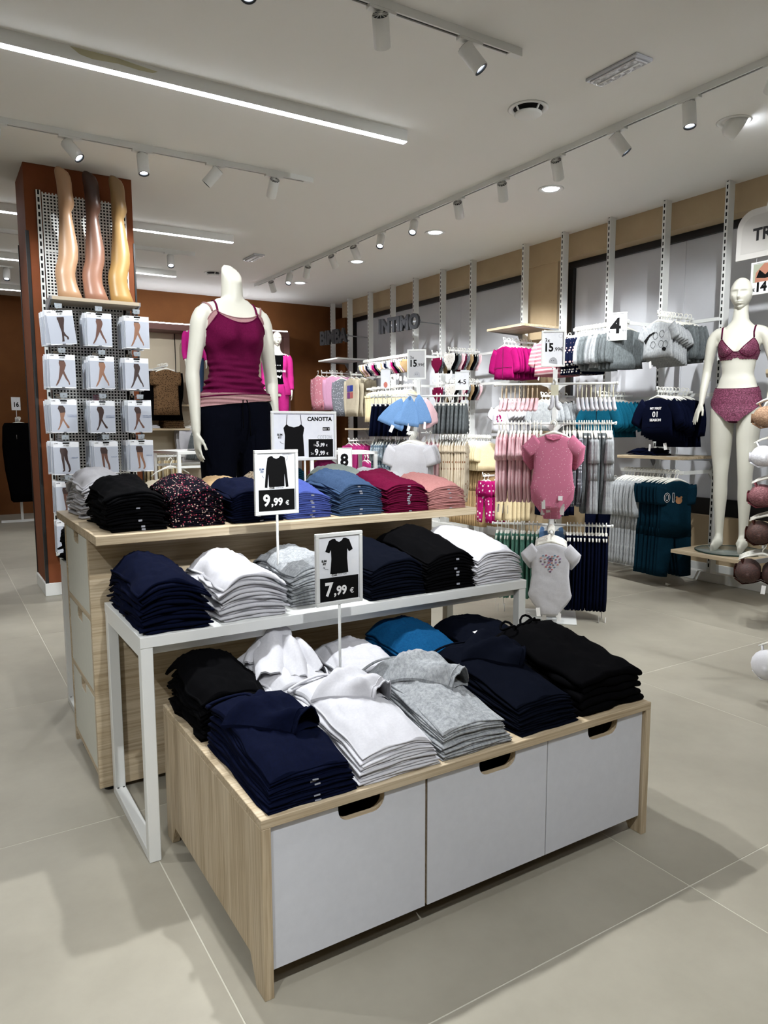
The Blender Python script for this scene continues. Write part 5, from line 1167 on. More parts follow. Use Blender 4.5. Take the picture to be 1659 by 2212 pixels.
hang_row('hanging_sleepsuit', 'light grey sleepsuit on the rail below the wooden shelf', 'sleepsuit', (4.30, 2.42, .892), (4.30, 2.66, .892), 9, -.28, rg, 'baby')
def n01(o):
    letters('01', .10, M_PRINT_WHITE, o, (-.06, -.0225, -.225), .0022, .0004, 'CENTER'); letters('01', .10, M_NAVY2, o, (-.06, -.0232, -.225), .0, .0004, 'CENTER')
    part('bear_patch', MB().prism([(.01+.026*cos(a*.42), -.215+.026*sin(a*.42)) for a in range(15)], -.0245, -.022), plain('bear_brown', '#8a6240', .9), o); part('bear_ear', MB().prism([(-.008+.009*cos(a*.63), -.190+.009*sin(a*.63)) for a in range(10)], -.0245, -.022).prism([(.028+.009*cos(a*.63), -.190+.009*sin(a*.63)) for a in range(10)], -.0245, -.022), plain('bear_brown', '#8a6240', .9), o)
hang_row('hanging_sleepsuit', 'dark petrol sleepsuit on the rail below the wooden shelf', 'sleepsuit', (4.28, 2.16, .892), (4.30, 2.39, .892), 8, -.42, rp, 'baby', deco=n01, firstdesc='dark petrol sleepsuit with 01 and bear badge')
# ---- bay with sign 4
hangrail(2.70, 3.262, 2.095, 'white hanging rail with navy flowered and grey sweatshirts', x=4.30)
nf = gmesh('navyfl_top', g_top, C_NFL, w=.27, h=.33, sl=.22, sw=.045, ang=.35); gs = gmesh('grey_fleece', g_top, C_GREY, w=.27, h=.31, sl=.22, sw=.045, ang=.40); lg = gmesh('lgrey_fleece', g_top, C_DINO, w=.27, h=.29, sl=.22, sw=.048, ang=.45)
hang_row('hanging_sweatshirt', 'grey sweatshirt on the rail behind the sign 4', 'sweatshirt', (4.30, 2.70, 2.082), (4.30, 2.82, 2.082), 4, -.42, gs)
hang_row('hanging_sweatshirt', 'pale grey sweatshirt on the rail left of the sign 4', 'sweatshirt', (4.30, 2.85, 2.082), (4.30, 3.05, 2.082), 7, -.32, lg + gs)
hang_row('hanging_blouse', 'navy flowered top on the rail left of the grey sweatshirts', 'top', (4.30, 3.08, 2.082), (4.30, 3.25, 2.082), 7, -.32, nf)
t, c, zb, zt = frame_sign('price_sign', 'white framed sign with a big 4 on the wall rail', 4.19, 2.71, 1.926, 2.146, .155, .22, math.radians(-60), pole=False)
letters('4', .165, M_PRINT_BLACK, t, (-.052, YF, .060), .005, .0005); letters(',99', .028, M_PRINT_BLACK, t, (.035, YF, .064)); letters('€', .022, M_PRINT_BLACK, t, (-.063, YF, .064)); letters('A PARTIRE DA', .011, M_PRINT_BLACK, t, (-.04, YF, .170))
part('clip', MB().box(-.02, .02, .006, .03, .205, .22).box(-.006, .006, .006, .12, .19, .20), M_WHITE, t)
faceout(2.93, 1.515, 'white display arm holding the teal jackets', bay=(2.69, 3.266))
def zipper(o): part('zip', MB().box(-.0025, .0025, -.0225, -.0205, -.34, -.085), M_PRINT_BLACK, o); part('collar', MB().tube([(-.04, -.012, -.07), (-.02, -.02, -.082), (0, -.022, -.086), (.02, -.02, -.082), (.04, -.012, -.07)], .006, 6), C_TEALJ, o)
hang_row('hanging_jacket', 'teal zip jacket behind the sock packs', 'jacket', (4.25, 2.93, 1.515), (4.55, 2.93, 1.515), 8, RX, gmesh('teal_jacket', g_top, C_TEALJ, w=.30, h=.30, sl=.22, sw=.055, ang=.80), deco=zipper)
hang_row('hanging_pants', 'navy trousers below the teal jackets', 'trousers', (4.28, 2.93, .80), (4.55, 2.93, .80), 6, RX, gmesh('navy_tr', g_pants, C_NVY, w=.28, h=.42))
faceout(2.93, .81, 'white display arm holding navy trousers below the teal jackets', bay=(2.69, 3.266))
# ---- bay with striped shirts and grey hoodies
faceout(3.57, 2.085, 'white display arm holding pink striped shirts', bay=(3.266, 3.83))
hang_row('hanging_shirt', 'pink and white striped shirt beside the sign 15,99', 'shirt', (4.25, 3.57, 2.085), (4.55, 3.57, 2.085), 7, RX, gmesh('stripe_top', g_top, C_STR, w=.28, h=.32, sl=.20, sw=.05, ang=.65), tags=1, tagz=-.34)
faceout(3.60, 1.535, 'white display arm holding grey hoodies', bay=(3.266, 3.83))
hang_row('hanging_hoodie', 'pale grey hoodie hung behind the display stand', 'hoodie', (4.25, 3.60, 1.535), (4.55, 3.60, 1.535), 7, RX, gmesh('hoodie', g_top, C_DINO, w=.26, h=.27, sl=.17, sw=.05, ang=.70))
hang_row('hanging_pants', 'dark blue trousers hung low behind the display stand', 'trousers', (4.28, 3.55, .98), (4.5, 3.55, .98), 5, RX, gmesh('navy_tr2', g_pants, C_NVY, w=.28, h=.50)); faceout(3.55, .99, 'white display arm holding dark blue trousers', bay=(3.266, 3.83))
# ---- bay with fuchsia jackets, before the pillar
wallshelf(3.84, 4.365, 2.20, 'pale wooden wall shelf above the fuchsia jackets')
faceout(4.13, 2.078, 'white display arm holding fuchsia jackets', bay=(3.83, 4.373))
def zipf(o): part('zip', MB().box(-.003, .003, -.0225, -.0205, -.37, -.085), plain('zip_dark', '#5a0c38', .5), o); part('pocket_seam', MB().box(-.125, .125, -.0225, -.0212, -.27, -.266), plain('zip_dark', '#5a0c38', .5), o)
hang_row('hanging_jacket', 'fuchsia zip jacket below the pale wooden shelf', 'jacket', (4.25, 4.13, 2.078), (4.58, 4.13, 2.078), 8, RX, gmesh('fux_jacket', g_top, C_FUX, w=.27, h=.31, sl=.22, sw=.05, ang=.55), deco=zipf)
faceout(4.17, 1.50, 'white display arm holding white T-shirts with pink motif', bay=(3.83, 4.373))
def pinkprint(o):
    for k in range(9): part('print_motif', MB().prism([(.045*cos(k*.7)*(.4+.07*k)+.010*cos(a*1.05), -.175+.045*sin(k*.7)*(.4+.07*k)+.010*sin(a*1.05)) for a in range(6)], -.0212, -.019), C_HEART if k % 2 else C_FUX, o)
hang_row('hanging_tshirt', 'white T-shirt with pink motif behind the display stand', 'T-shirt', (4.25, 4.17, 1.50), (4.55, 4.17, 1.50), 7, RX, gmesh('white_tee', g_top, M_WHT, w=.25, h=.26, sl=.09, sw=.055, ang=.85), deco=pinkprint)
hang_row('hanging_pants', 'fuchsia trousers with white hearts hung low on the wall', 'trousers', (4.26, 4.42, .745), (4.5, 4.42, .745), 5, RX, gmesh('heart_pants', g_pants, C_HEART, w=.26, h=.42)); faceout(4.42, .755, 'white display arm holding trousers with hearts', bay=(4.378, 5.21))
hang_row('hanging_pants', 'cream trousers hung low beside the heart trousers', 'trousers', (4.26, 4.12, .745), (4.5, 4.12, .745), 5, RX, gmesh('cream_pants', g_pants, C_CRM, w=.24, h=.38)); faceout(4.12, .755, 'white display arm holding cream trousers', bay=(3.832, 4.36))
# ---- bay after the pillar: cream tops over beige trousers
hangrail(4.385, 5.20, 1.15, 'white hanging rail with cream tops and dark green tops')
hang_row('hanging_blouse', 'cream top on the long rail beside the dusty rose shirts', 'top', (4.30, 4.40, 1.137), (4.30, 4.88, 1.137), 16, -.3, gmesh('cream_top', g_top, C_CRM, w=.25, h=.28, sl=.15, sw=.05, ang=.45))
hang_row('hanging_blouse', 'dark green top on the long rail beside the cream tops', 'top', (4.30, 4.95, 1.137), (4.30, 5.15, 1.137), 6, -.3, gmesh('green_top', g_top, C_DGREEN, w=.25, h=.40, sl=.15, sw=.05, ang=.40))
hangrail(4.385, 5.20, .86, 'low white hanging rail with beige trousers', x=4.36)
hang_row('hanging_pants', 'beige trousers below the cream tops', 'trousers', (4.36, 4.44, .847), (4.36, 4.95, .847), 14, -.3, gmesh('beige_pants', g_pants, C_BEI, w=.24, h=.58), 'clip')
wallshelf(4.39, 4.80, .89, 'small pale wooden wall shelf behind the cream tops', x0=4.45)
# ---- underwear wall under INTIMO
PC = [M_BLK, C_GREY, C_PALEP, M_BURG, C_GRDOT, C_BEI]
faceout(5.02, 2.07, 'white display arm with panties nearest the wall sign', bay=(4.373, 5.218)); faceout(5.0, 1.745, 'white display arm with panties below the other', bay=(4.378, 5.216))
C_WPR = spotted('cloth_white_print', '#d9d6d0', '#9a938c', 44, .22)
for z, y, nm in ((2.07, 5.02, 'upper'), (1.745, 5.0, 'lower')):
    ms = [gmesh('panty_w', g_panty, C_WPR, w=.21, h=.16)[0]]
    hang_row('hanging_panties', 'white printed panties on the %s underwear arm' % nm, 'panties', (4.25, y, z), (4.25, y, z), 1, RX, ms, 'clip')
    mm = [gmesh('panty_%d' % k, g_panty, m, w=.20, h=.15)[k % 3] for k, m in enumerate(PC)]
    hang_row('hanging_panties', 'dark and pastel panties on the %s underwear arm' % nm, 'panties', (4.30, y, z), (4.62, y, z), 9, RX, mm, 'clip')
    hang_row('hanging_panties', 'dark panties beside the %s underwear arm' % nm, 'panties', (4.30, y+.30, z-.02), (4.60, y+.30, z-.02), 6, RX, mm[3:]+mm[:2], 'clip'); faceout(y+.30, z-.01, 'white display arm with dark panties, %s tier' % nm, bay=(5.222, 5.78))
hangrail(5.80, 6.84, 2.085, 'white hanging rail with many small panties under the INTIMO letters', x=4.25)
pc2 = [gmesh('spanty_%d' % k, g_panty, m, w=.19, h=.13)[k % 3] for k, m in enumerate([C_BEI, C_PALEP, C_CRM, C_GREY, M_BLK, C_FUX, C_PYJ, M_WHT, C_GRDOT, M_NAVY, C_PALEP])]
hang_row('hanging_panties', 'small coloured panties on the rail under the INTIMO letters', 'panties', (4.25, 5.83, 2.072), (4.25, 6.82, 2.072), 26, -.3, pc2, 'clip', tags=14, tagz=-.22)
hangrail(5.80, 6.84, 1.74, 'white hanging rail with empty looking hangers below the panties', x=4.30)
hang_row('hanging_vest', 'cream vest on the rail below the small panties', 'vest', (4.30, 5.85, 1.727), (4.30, 6.70, 1.727), 14, -.3, gmesh('vest', g_top, C_CRM, w=.22, h=.36, sl=.02, sw=.03, ang=.3))
faceout(7.18, 1.945, 'white display arm with cream long-sleeved shirts', bay=(6.886, 7.466)); faceout(8.02, 2.02, 'white display arm with pink pyjama tops', bay=(7.466, 8.575))
def dolls(o):
    for k, (x, z, cl) in enumerate(((-.045, -.20, '#5a4fa0'), (.045, -.20, '#1d3f9a'), (-.045, -.29, '#7a3f78'), (.045, -.29, '#b0605c'))): part('print_panel', MB().box(x-.042, x+.042, -.0215, -.0195, z-.04, z+.04), plain('print_%d' % k, cl, .7), o)
hang_row('hanging_longsleeve', 'cream long-sleeved shirt on the far wall', 'shirt', (4.25, 7.18, 1.945), (4.5, 7.18, 1.945), 4, RX, gmesh('cream_long', g_top, fabric('cloth_ecru', '#c9c0aa', '#bfb59e'), w=.38, h=.50, sl=.46, sw=.06, ang=.20), 'wide', deco=dolls, firstdesc='cream long-sleeved shirt with square doll print')
hang_row('hanging_longsleeve', 'grey printed long-sleeved shirt beside the cream ones', 'shirt', (4.28, 7.50, 1.95), (4.45, 7.50, 1.95), 2, RX+.3, gmesh('grey_long', g_top, C_GRDOT, w=.36, h=.50, sl=.44, sw=.055, ang=.15), 'wide')
hang_row('hanging_pyjama', 'pink penguin pyjama top nearest the brown wall', 'pyjama top', (4.22, 8.10, 2.02), (4.36, 8.10, 2.02), 3, RX, gmesh('pyjama', g_top, C_PYJ, w=.40, h=.48, sl=.40, sw=.07, ang=.18), 'wide')
hang_row('hanging_pyjama', 'lilac top between the pink pyjamas and the grey shirts', 'pyjama top', (4.26, 7.74, 2.0), (4.55, 7.74, 2.0), 5, RX+.25, gmesh('lilac', g_top, C_LIL, w=.36, h=.46, sl=.40, sw=.06, ang=.12), 'wide'); faceout(7.76, 2.0, 'white display arm with lilac tops', bay=(7.466, 8.04))
wallshelf(7.47, 8.04, 2.175, 'white wall shelf above the pink pyjama tops', x0=4.2, mat=M_WHITE)
wallshelf(6.89, 7.46, 1.22, 'pale shelf below the cream long-sleeved shirts', x0=4.3)
faceout(7.25, 1.07, 'white display arm with hot pink shirts', bay=(6.886, 7.466)); hang_row('hanging_tshirt', 'hot pink shirt below the cream long-sleeved shirts', 'shirt', (4.25, 7.25, 1.07), (4.5, 7.25, 1.07), 5, RX, gmesh('hotp', g_top, C_HOTP, w=.36, h=.42, sl=.34, sw=.06, ang=.25), 'wide')
faceout(6.75, .86, 'low white display arm with hot pink shirts', bay=(6.356, 6.886)); hang_row('hanging_tshirt', 'hot pink T-shirt on the low arm', 'T-shirt', (4.2, 6.75, .86), (4.5, 6.75, .86), 7, RX, gmesh('hotp2', g_top, C_HOTP, w=.32, h=.36, sl=.13, sw=.06, ang=.6), 'wide')
# ---- floor display stands with four arms on each level
def stand(loc, label, levels, base=.17):
    t = thing('display_stand', label, 'display stand', loc, 0, 'white four-arm display stands')
    part('base', MB().box(-base, base, -base, base, 0, .008), M_WHITE, t, .002, (0, 0, 0), PI/4)
    part('pole', MB().box(-.014, .014, -.014, .014, .008, 1.60), M_WHITE, t, .001, (0, 0, 0), PI/4)
    for z in levels:
        for k in range(4):
            a = PI/4 + k*PI/2; dx, dy = cos(a), sin(a)
            part('arm', MB().tube([(dx*.012, dy*.012, z-.009), (dx*.375, dy*.375, z-.009)], .0075, 10).tube([(dx*.37, dy*.37, z-.009), (dx*.383, dy*.383, z-.009)], .0105, 12), M_WHITE, t)
            part('gusset', MB().loft([[(dx*r_+sx*dy*.003, dy*r_-sx*dx*.003, z-.012-q) for r_, q in ((.014, 0), (.10, 0), (.05, .015), (.025, .04), (.014, .075))] for sx in (-1, 1)], smooth=False), M_WHITE, t)
    return t
S1 = (2.835, 2.02); LV = (1.52, 1.272, .622)
stand((S1[0], S1[1], 0), 'white four-arm stand with pink bodysuits in front of the window wall', LV)
q = .70711
def arm_pt(S, k, r, z):   # k: 0 front, 1 right, 2 back, 3 left
    d = ((-q, -q), (q, -q), (q, q), (-q, q))[k]; return (S[0]+d[0]*r, S[1]+d[1]*r, z-.009)
ROT = (-PI/4, PI/4, 3*PI/4, -3*PI/4)
pk = gmesh('pink_body', g_bodysuit, C_PINK, w=.245, h=.44, sl=.085, sw=.044, ang=.90)
def pinkneck(o): part('neck_rib', MB().tube([(-.045, -.006, -.068), (-.035, -.014, -.088), (0, -.017, -.100), (.035, -.014, -.088), (.045, -.006, -.068)], .006, 6), fabric('rib_pink', '#b86480', '#ad5a76'), o); part('snap_band', MB().prism([(-.05, -.47), (.05, -.47), (.04, -.492), (-.04, -.492)], -.011, -.008), C_PINK, o); part('care_label', MB().box(.035, .06, -.0225, -.021, -.455, -.428), M_TAGP, o)
hang_row('hanging_bodysuit', 'pink bodysuit with white dots on the front arm', 'bodysuit', arm_pt(S1, 0, .355, LV[1]), arm_pt(S1, 0, .13, LV[1]), 8, ROT[0], pk, deco=pinkneck, tags=5, tagz=-.46, jitter=.03, step=.013)
wb = gmesh('white_body', g_bodysuit, M_WHT, w=.245, h=.44, sl=.075, sw=.044, ang=.90)
def heartprint(o):
    cs = ('#a85a62', '#8a6f9a', '#5a4a5c', '#b07a70', '#5f7f95'); r = random.Random(5)
    k = 0
    for f, m in ((.25, 6), (.6, 14), (1.0, 22)):
        for i in range(m):
            a = 2*PI*i/m; hx = .058*f*(sin(a)**3); hz = -.178 + .056*f*(.8125*cos(a)-.3125*cos(2*a)-.125*cos(3*a)-.0625*cos(4*a)); k += 1
            part('print_motif', MB().prism([(hx+.0065*cos(b*1.05+k), hz+.0042*sin(b*1.05+k)) for b in range(6)], -.0176, -.0150), plain('heart_%d' % (k % 5), cs[k % 5], .8), o)
hang_row('hanging_bodysuit', 'white bodysuit with heart print on the low front arm', 'bodysuit', arm_pt(S1, 0, .36, LV[2]), arm_pt(S1, 0, .12, LV[2]), 8, ROT[0], wb, deco=heartprint, tags=5, tagz=-.46, jitter=.03, step=.011)
pb2 = gmesh('palep_body', g_bodysuit, C_PALEP, w=.22, h=.44, sl=.11, sw=.05, ang=.45)
hang_row('hanging_bodysuit', 'pale pink bodysuit on the middle arm opposite the grey sleepsuits', 'bodysuit', arm_pt(S1, 3, .345, LV[1]), arm_pt(S1, 3, .08, LV[1]), 12, ROT[3], pb2, tags=4, tagz=-.52, grp='pale pink bodysuits on the middle arm', firstdesc='pale pink bodysuit at the tip of the middle arm', hdesc='pale pink bodysuits')
gb = gmesh('grey_body', g_legging, C_GREY, w=.22, h=.50); gd = gmesh('grdot_body', g_bodysuit, C_GRDOT, w=.22, h=.46, sl=.10, sw=.05, ang=.3); gr2 = gmesh('lgrey_body', g_romper, C_DINO, w=.20, h=.50, sl=.14, sw=.035)
hang_row('hanging_bodysuit', 'grey spotted bodysuit beside the pink dotted ones', 'bodysuit', arm_pt(S1, 1, .06, LV[1]), arm_pt(S1, 1, .17, LV[1]), 7, ROT[1], gd)
hang_row('hanging_sleepsuit', 'grey sleepsuit on the middle arm towards the teal jackets', 'sleepsuit', arm_pt(S1, 1, .35, LV[1]), arm_pt(S1, 1, .185, LV[1]), 12, ROT[1], gr2 + gb)
hang_row('hanging_legging', 'sage green leggings on the low arm', 'leggings', arm_pt(S1, 3, .345, LV[2]), arm_pt(S1, 3, .09, LV[2]), 11, ROT[3], gmesh('green_leg', g_legging, C_GREEN, w=.20, h=.42), tags=4, tagz=-.50)
hang_row('hanging_legging', 'navy leggings on the low arm', 'leggings', arm_pt(S1, 1, .34, LV[2]), arm_pt(S1, 1, .10, LV[2]), 12, ROT[1], gmesh('navy_leg', g_legging, C_NVY, w=.20, h=.48), tags=3, tagz=-.55)
hang_row('hanging_legging', 'pale blue shorts on the low rear arm', 'shorts', arm_pt(S1, 2, .14, LV[2]), arm_pt(S1, 2, .34, LV[2]), 6, ROT[2], gmesh('blue_short', g_shorts, C_SKY, w=.24, h=.22))
# socks on cards
def sock_pack(card, sock):
    mb = MB(); mb.box(-.022, .022, -.002, .002, -.085, -.012, 0); mb.tube([(0, 0, -.012), (0, 0, .004), (.006, 0, .012), (-.004, 0, .014)], .0018, 6, 0)
    for x in (-.012, .012): mb.tube([(x, 0, -.075), (x*1.1, -.004, -.11), (x*1.3, -.008, -.135), (x*2.2, -.012, -.148), (x*2.6, -.014, -.156)], [.010, .011, .012, .012, .007], 8, 1)
    return mb.mesh('sock_pack', [card, sock])
M_KRAFT = plain('kraft_card', '#c9b69a', .8); M_CREAMC = plain('cream_card', '#dcd8c0', .7)
def sock_row(desc, a, b, n, rot, me):
    a, b = Vector(a), Vector(b)
    for i in range(n): tag(link('sock_pack', me, None, a.lerp(b, i/max(1, n-1)) + Vector((0, 0, -.012)), rot+R.uniform(-.15, .15)), desc, 'sock pack', desc)
sock_row('pink socks on a kraft card on the top arm', arm_pt(S1, 3, .33, LV[0]), arm_pt(S1, 3, .11, LV[0]), 9, ROT[3], sock_pack(M_KRAFT, C_PALEP))
sock_row('white and grey socks on a cream card on the top arm', arm_pt(S1, 1, .14, LV[0]), arm_pt(S1, 1, .355, LV[0]), 9, ROT[1], sock_pack(M_CREAMC, M_WHT))
sock_row('white socks on a cream card on the short front arm', arm_pt(S1, 0, .35, LV[0]), arm_pt(S1, 0, .25, LV[0]), 3, ROT[0], sock_pack(M_CREAMC, M_WHT))
def stand_sign(S, label, zt, rot, back=M_PAPER):
    t, c, zb, z1 = frame_sign('price_sign', label, S[0]-.012, S[1]+.012, 1.60, zt, .146, .225, rot, back=back, base=0, r=.005)
    letters('3x', .036, M_PRINT_BLACK, t, (-.052, YF, z1-.072), .0, .0004, sx=.9); letters('15', .072, M_PRINT_BLACK, t, (-.058, YF, z1-.128), .0024, .0005, sx=.85); letters(',99€', .034, M_PRINT_BLACK, t, (.005, YF, z1-.128), 0, .0004, sx=.9)
    part('ghost_print', MB().prism([(.002+.026*cos(a*.3), zb+.016+.044*max(0, sin(a*.3))**.7) for a in range(11)], YF-.0003, YF+.0008), M_GREYP, t); part('eye_print', MB().box(-.009, -.005, YF-.0008, YF, zb+.036, zb+.041).box(.003, .007, YF-.0008, YF, zb+.036, zb+.041), M_PRINT_BLACK, t)
    part('badge', MB().tube([(.045+.011*cos(a*.52), YF, z1-.034+.011*sin(a*.52)) for a in range(13)], .0006, 4), M_GREYP, t)
    return t
stand_sign(S1, 'white framed sign 3x 15,99 above the pink dotted bodysuits', 1.842, math.radians(-40))
# second stand, farther away
S2 = (2.67, 3.30); LV2 = (1.485, 1.20)
stand((S2[0], S2[1], 0), 'white four-arm stand with white T-shirts behind the rose shirts', LV2)
stand_sign(S2, 'grey framed sign 3x 15,99 above the sky blue skirts', 1.83, math.radians(-40), plain('sign_grey', '#b5b6b8', .5))
hang_row('hanging_shorts', 'navy shorts on the far stand', 'shorts', arm_pt(S2, 3, .35, LV2[0]), arm_pt(S2, 3, .10, LV2[0]), 8, ROT[3], gmesh('navy_short', g_shorts, C_NVY, w=.24, h=.24), 'clip')
def g_cape(seed=0):
    mb = MB(); g_body(mb, [(-.012, .006, .005), (-.04, .03, .012), (-.09, .06, .018), (-.15, .085, .022), (-.20, .10, .024), (-.225, .098, .022)], .010, seed*2.0); return mb
for k, (r_, tilt, dx, dz) in enumerate(((.36, .42, -.055, -.02), (.33, .16, .0, .0), (.27, -.10, .05, .012), (.20, -.35, .085, -.01))):
    p = Vector(arm_pt(S2, 0, r_, LV2[0])) + Vector((dx*.7, -dx*.7, dz)); o = link('hanging_cape', g_cape(k).mesh('hanging_cape', C_SKY if k < 3 else C_PALEP), None, p, (0, tilt, -.5+.25*k)); tag(o, ('sky blue bib scarf %s on the far stand' % ('swung outwards', 'hung straight', 'behind the others')[k]) if k < 3 else 'pale pink bib scarf behind the sky blue ones', 'scarf', 'bib scarves on the far stand')
    if k < 3: link('price_tag', tagm, o, (.02, -.025, -.20), (0, .1*k, .2))
hang_row('hanging_shorts', 'grey shorts on the far stand', 'shorts', arm_pt(S2, 1, .36, LV2[0]), arm_pt(S2, 1, .14, LV2[0]), 8, ROT[1], gmesh('grey_short', g_shorts, C_GREY, w=.24, h=.22), 'clip')
hang_row('hanging_tshirt', 'plain white T-shirt at the front of the far stand', 'T-shirt', arm_pt(S2, 0, .37, LV2[1]), arm_pt(S2, 0, .12, LV2[1]), 8, ROT[0], gmesh('white_tee2', g_top, M_WHT, w=.29, h=.32, sl=.13, sw=.05, ang=.60), jitter=.03)
hang_row('hanging_bodysuit', 'pale blue printed bodysuit on the far stand', 'bodysuit', arm_pt(S2, 3, .35, LV2[1]), arm_pt(S2, 3, .10, LV2[1]), 12, ROT[3], gmesh('lbl_body', g_bodysuit, C_LBL, w=.22, h=.42, sl=.09, sw=.045, ang=.5))
hang_row('hanging_bodysuit', 'cream bodysuit with brown motifs on the far stand', 'bodysuit', arm_pt(S2, 1, .37, LV2[1]), arm_pt(S2, 1, .18, LV2[1]), 11, ROT[1], gmesh('flb_body', g_bodysuit, C_FLB, w=.22, h=.46, sl=.03, sw=.04, ang=.4))
hang_row('hanging_tshirt', 'pale pink T-shirt on the far stand', 'T-shirt', arm_pt(S2, 1, .16, LV2[1]), arm_pt(S2, 1, .06, LV2[1]), 4, ROT[1], gmesh('palep_tee', g_top, C_PALEP, w=.26, h=.36, sl=.12, sw=.05, ang=.5))
t, c, zb, zt = frame_sign('size_sign', 'small white sign reading 4-5 above the grey shorts', 2.98, 3.16, 1.48, 1.665, .11, .14, math.radians(-40), base=0, fw=.004); letters('4-5', .05, M_PRINT_BLACK, t, (0, YF, zb+.045), .0008, .0004, 'CENTER')
t, c, zb, zt = frame_sign('size_sign', 'small white leaflet sign beside the sky blue skirts', 2.42, 3.38, 1.45, 1.68, .075, .15, math.radians(-40), base=0, fw=.004); part('print_blob', MB().prism([(.015*cos(a*.45), zb+.03+.022*sin(a*.45)) for a in range(14)], YF-.0004, YF+.0006), plain('blob_red', '#c9786a', .8), t)
# ---- dimensional letters on wall arms
M_LET = plain('letter_grey', '#1c1d20', .55)
def wall_word(txt, a, b, z, h, label, width):
    a, b = Vector((a[0], a[1], 0)), Vector((b[0], b[1], 0)); d = b-a; ang = math.atan2(d.y, d.x)
    t = thing('wall_letters', label, 'letters', (a.x, a.y, z), ang, 'dark grey department letters'); me = text_mesh(txt, h*1.37, h*.06, .016, 'LEFT', 1.0); w = max(v.co.x for v in me.vertices)
    o = letters(txt, h*1.37, M_LET, t, (0, 0, 0), h*.06, .016, sx=1.0, name='letters'); o.scale = (d.length/w, 1, 1)
    part('bar', MB().box(0, d.length, .017, .027, h*.42, h*.52), plain('bracket_grey', '#85878a', .4), t)
    for f in (.12, .88): part('support_arm', MB().box(d.length*f-.006, d.length*f+.006, .02, .46, h*.42, h*.50), plain('bracket_grey', '#85878a', .4), t)
wall_word('INTIMO', (4.20, 6.383), (4.30, 5.662), 2.372, .168, 'dark grey raised letters INTIMO on the window wall', 0)
wall_word('BIMBA', (4.20, 7.967), (4.30, 7.369), 2.384, .182, 'dark grey raised letters BIMBA near the brown wall', 0)
# ================================================================== rear niche, child mannequins
M_MAUVE = plain('niche_mauve', '#6d4c47', .7); M_NICHE = plain('niche_beige', '#cfc4ad', .8)
nc = thing('display_niche', 'lit display niche with mauve frame on the brown rear wall', 'niche', (0, 0, 0))
part('back_panel', MB().box(1.45, 3.87, YB-.03, YB-.002, 1.0, 2.55), M_NICHE, nc)
part('top_panel', MB().box(1.40, 3.96, 8.48, YB-.002, 2.52, 2.60), M_MAUVE, nc, .002)
part('side_panel', MB().box(3.87, 3.96, 8.48, YB-.002, .1, 2.52), M_MAUVE, nc, .002)
part('shelf_board', MB().box(1.45, 3.87, 8.45, YB-.03, 1.52, 1.545), M_OAK_X, nc)
part('light_strip', MB().box(1.42, 3.94, 8.50, 8.53, 2.60, 2.615), M_LED, nc)
part('slot_strip', MB().box(2.395, 2.405, YB-.034, YB-.029, 1.0, 2.52), M_DARK, nc); part('low_panel', MB().box(1.45, 3.87, YB-.03, YB-.002, .1, 1.0), M_NICHE, nc)
o = part('rounded_board', MB().prism(rrect(2.46, 3.40, 1.546, 2.45, .12), YB-.06, YB-.032), plain('board_greige', '#a89a86', .7), None); tag(o, 'greige board with rounded corners standing in the lit niche', 'board')
M_PJ = fabric('cloth_jacket_pink', '#c02c86', '#b0247a', 10, .5); M_PJ2 = fabric('cloth_cardigan_pink', '#b8307f', '#a82672', 10, .5)
def kid(loc, s, rot, label, jac, head, tee, pants, openfront):
    t = thing('child_mannequin', label, 'mannequin', loc, rot, 'child mannequins by the rear niche'); t.scale = (s, s, s)
    arms = [arm_straight(-1, .205, .215, -.05, .86), arm_straight(1, .205, .215, -.05, .86)]
    me = body(arms, [leg(-1), leg(1)], bust=0, head=((0, -.02, 1.68), 1.0) if head else None, neckcut=None if head else (1.54, 1.60), voxel=.011, it=4); link('body', me, t)
    jb = MB()
    for a in arms: limb(jb, [(c, x+.020, y+.022) for c, x, y in smooth_path(a['path'])[:-1]], n=14)
    if not openfront:
        jb.loft([[torso(2*PI*k/30, z, .028 + .004*sin(7*2*PI*k/30+z*30), 0) for k in range(30)] for z in (.92, .98, 1.05, 1.15, 1.25, 1.35, 1.40, 1.44, 1.465)])
        j = link('jacket', fuse(jb, .013, 3), t)
    else:
        j = link('cardigan', fuse(jb, .013, 3), t); c = part('cardigan_body', drape(lambda tt: .80, lambda tt: 1.46-.05*max(0, cos(tt)), .030, 60, 24, lambda tt, z: .004*sin(9*tt+z*20) + .02*max(0, (1.0-z)/.2), 0, None, .42, 2*PI-.42), jac, j, fix=False)
        te = part('tshirt', drape(lambda tt: .95, lambda tt: 1.455-.03*cos(tt), .010, 60, 20, None, 0), tee, t, fix=False)
        for k in range(3): part('star_print', MB().box(-.05+.035*k, -.035+.035*k, -.105, -.10, 1.26, 1.272), M_PRINT_WHITE, te)
        letters('ROCKSTAR', .045, M_PRINT_WHITE, te, (0, -.108, 1.16), .001, .002, 'CENTER'); part('shoe_print', MB().prism([(-.05, 1.08), (-.01, 1.11), (.01, 1.09), (.05, 1.12), (.03, 1.06), (0, 1.075)], -.106, -.102), M_PRINT_WHITE, te)
    j.data.materials.clear(); j.data.materials.append(jac)
    pm_ = MB(); pm_.loft([[torso(2*PI*k/30, z, .012, 0) for k in range(30)] for z in (.98, .93, .88, .82)])
    for sx in (-1, 1): limb(pm_, [((sx*.088, .004, .88), .095, .105), ((sx*.09, .0, .62), .085, .09), ((sx*.09, .01, .3), .07, .075), ((sx*.085, .02, .1), .055, .06)])
    p = link('trousers', fuse(pm_, .013, 3), t); p.data.materials.clear(); p.data.materials.append(pants)
    return t
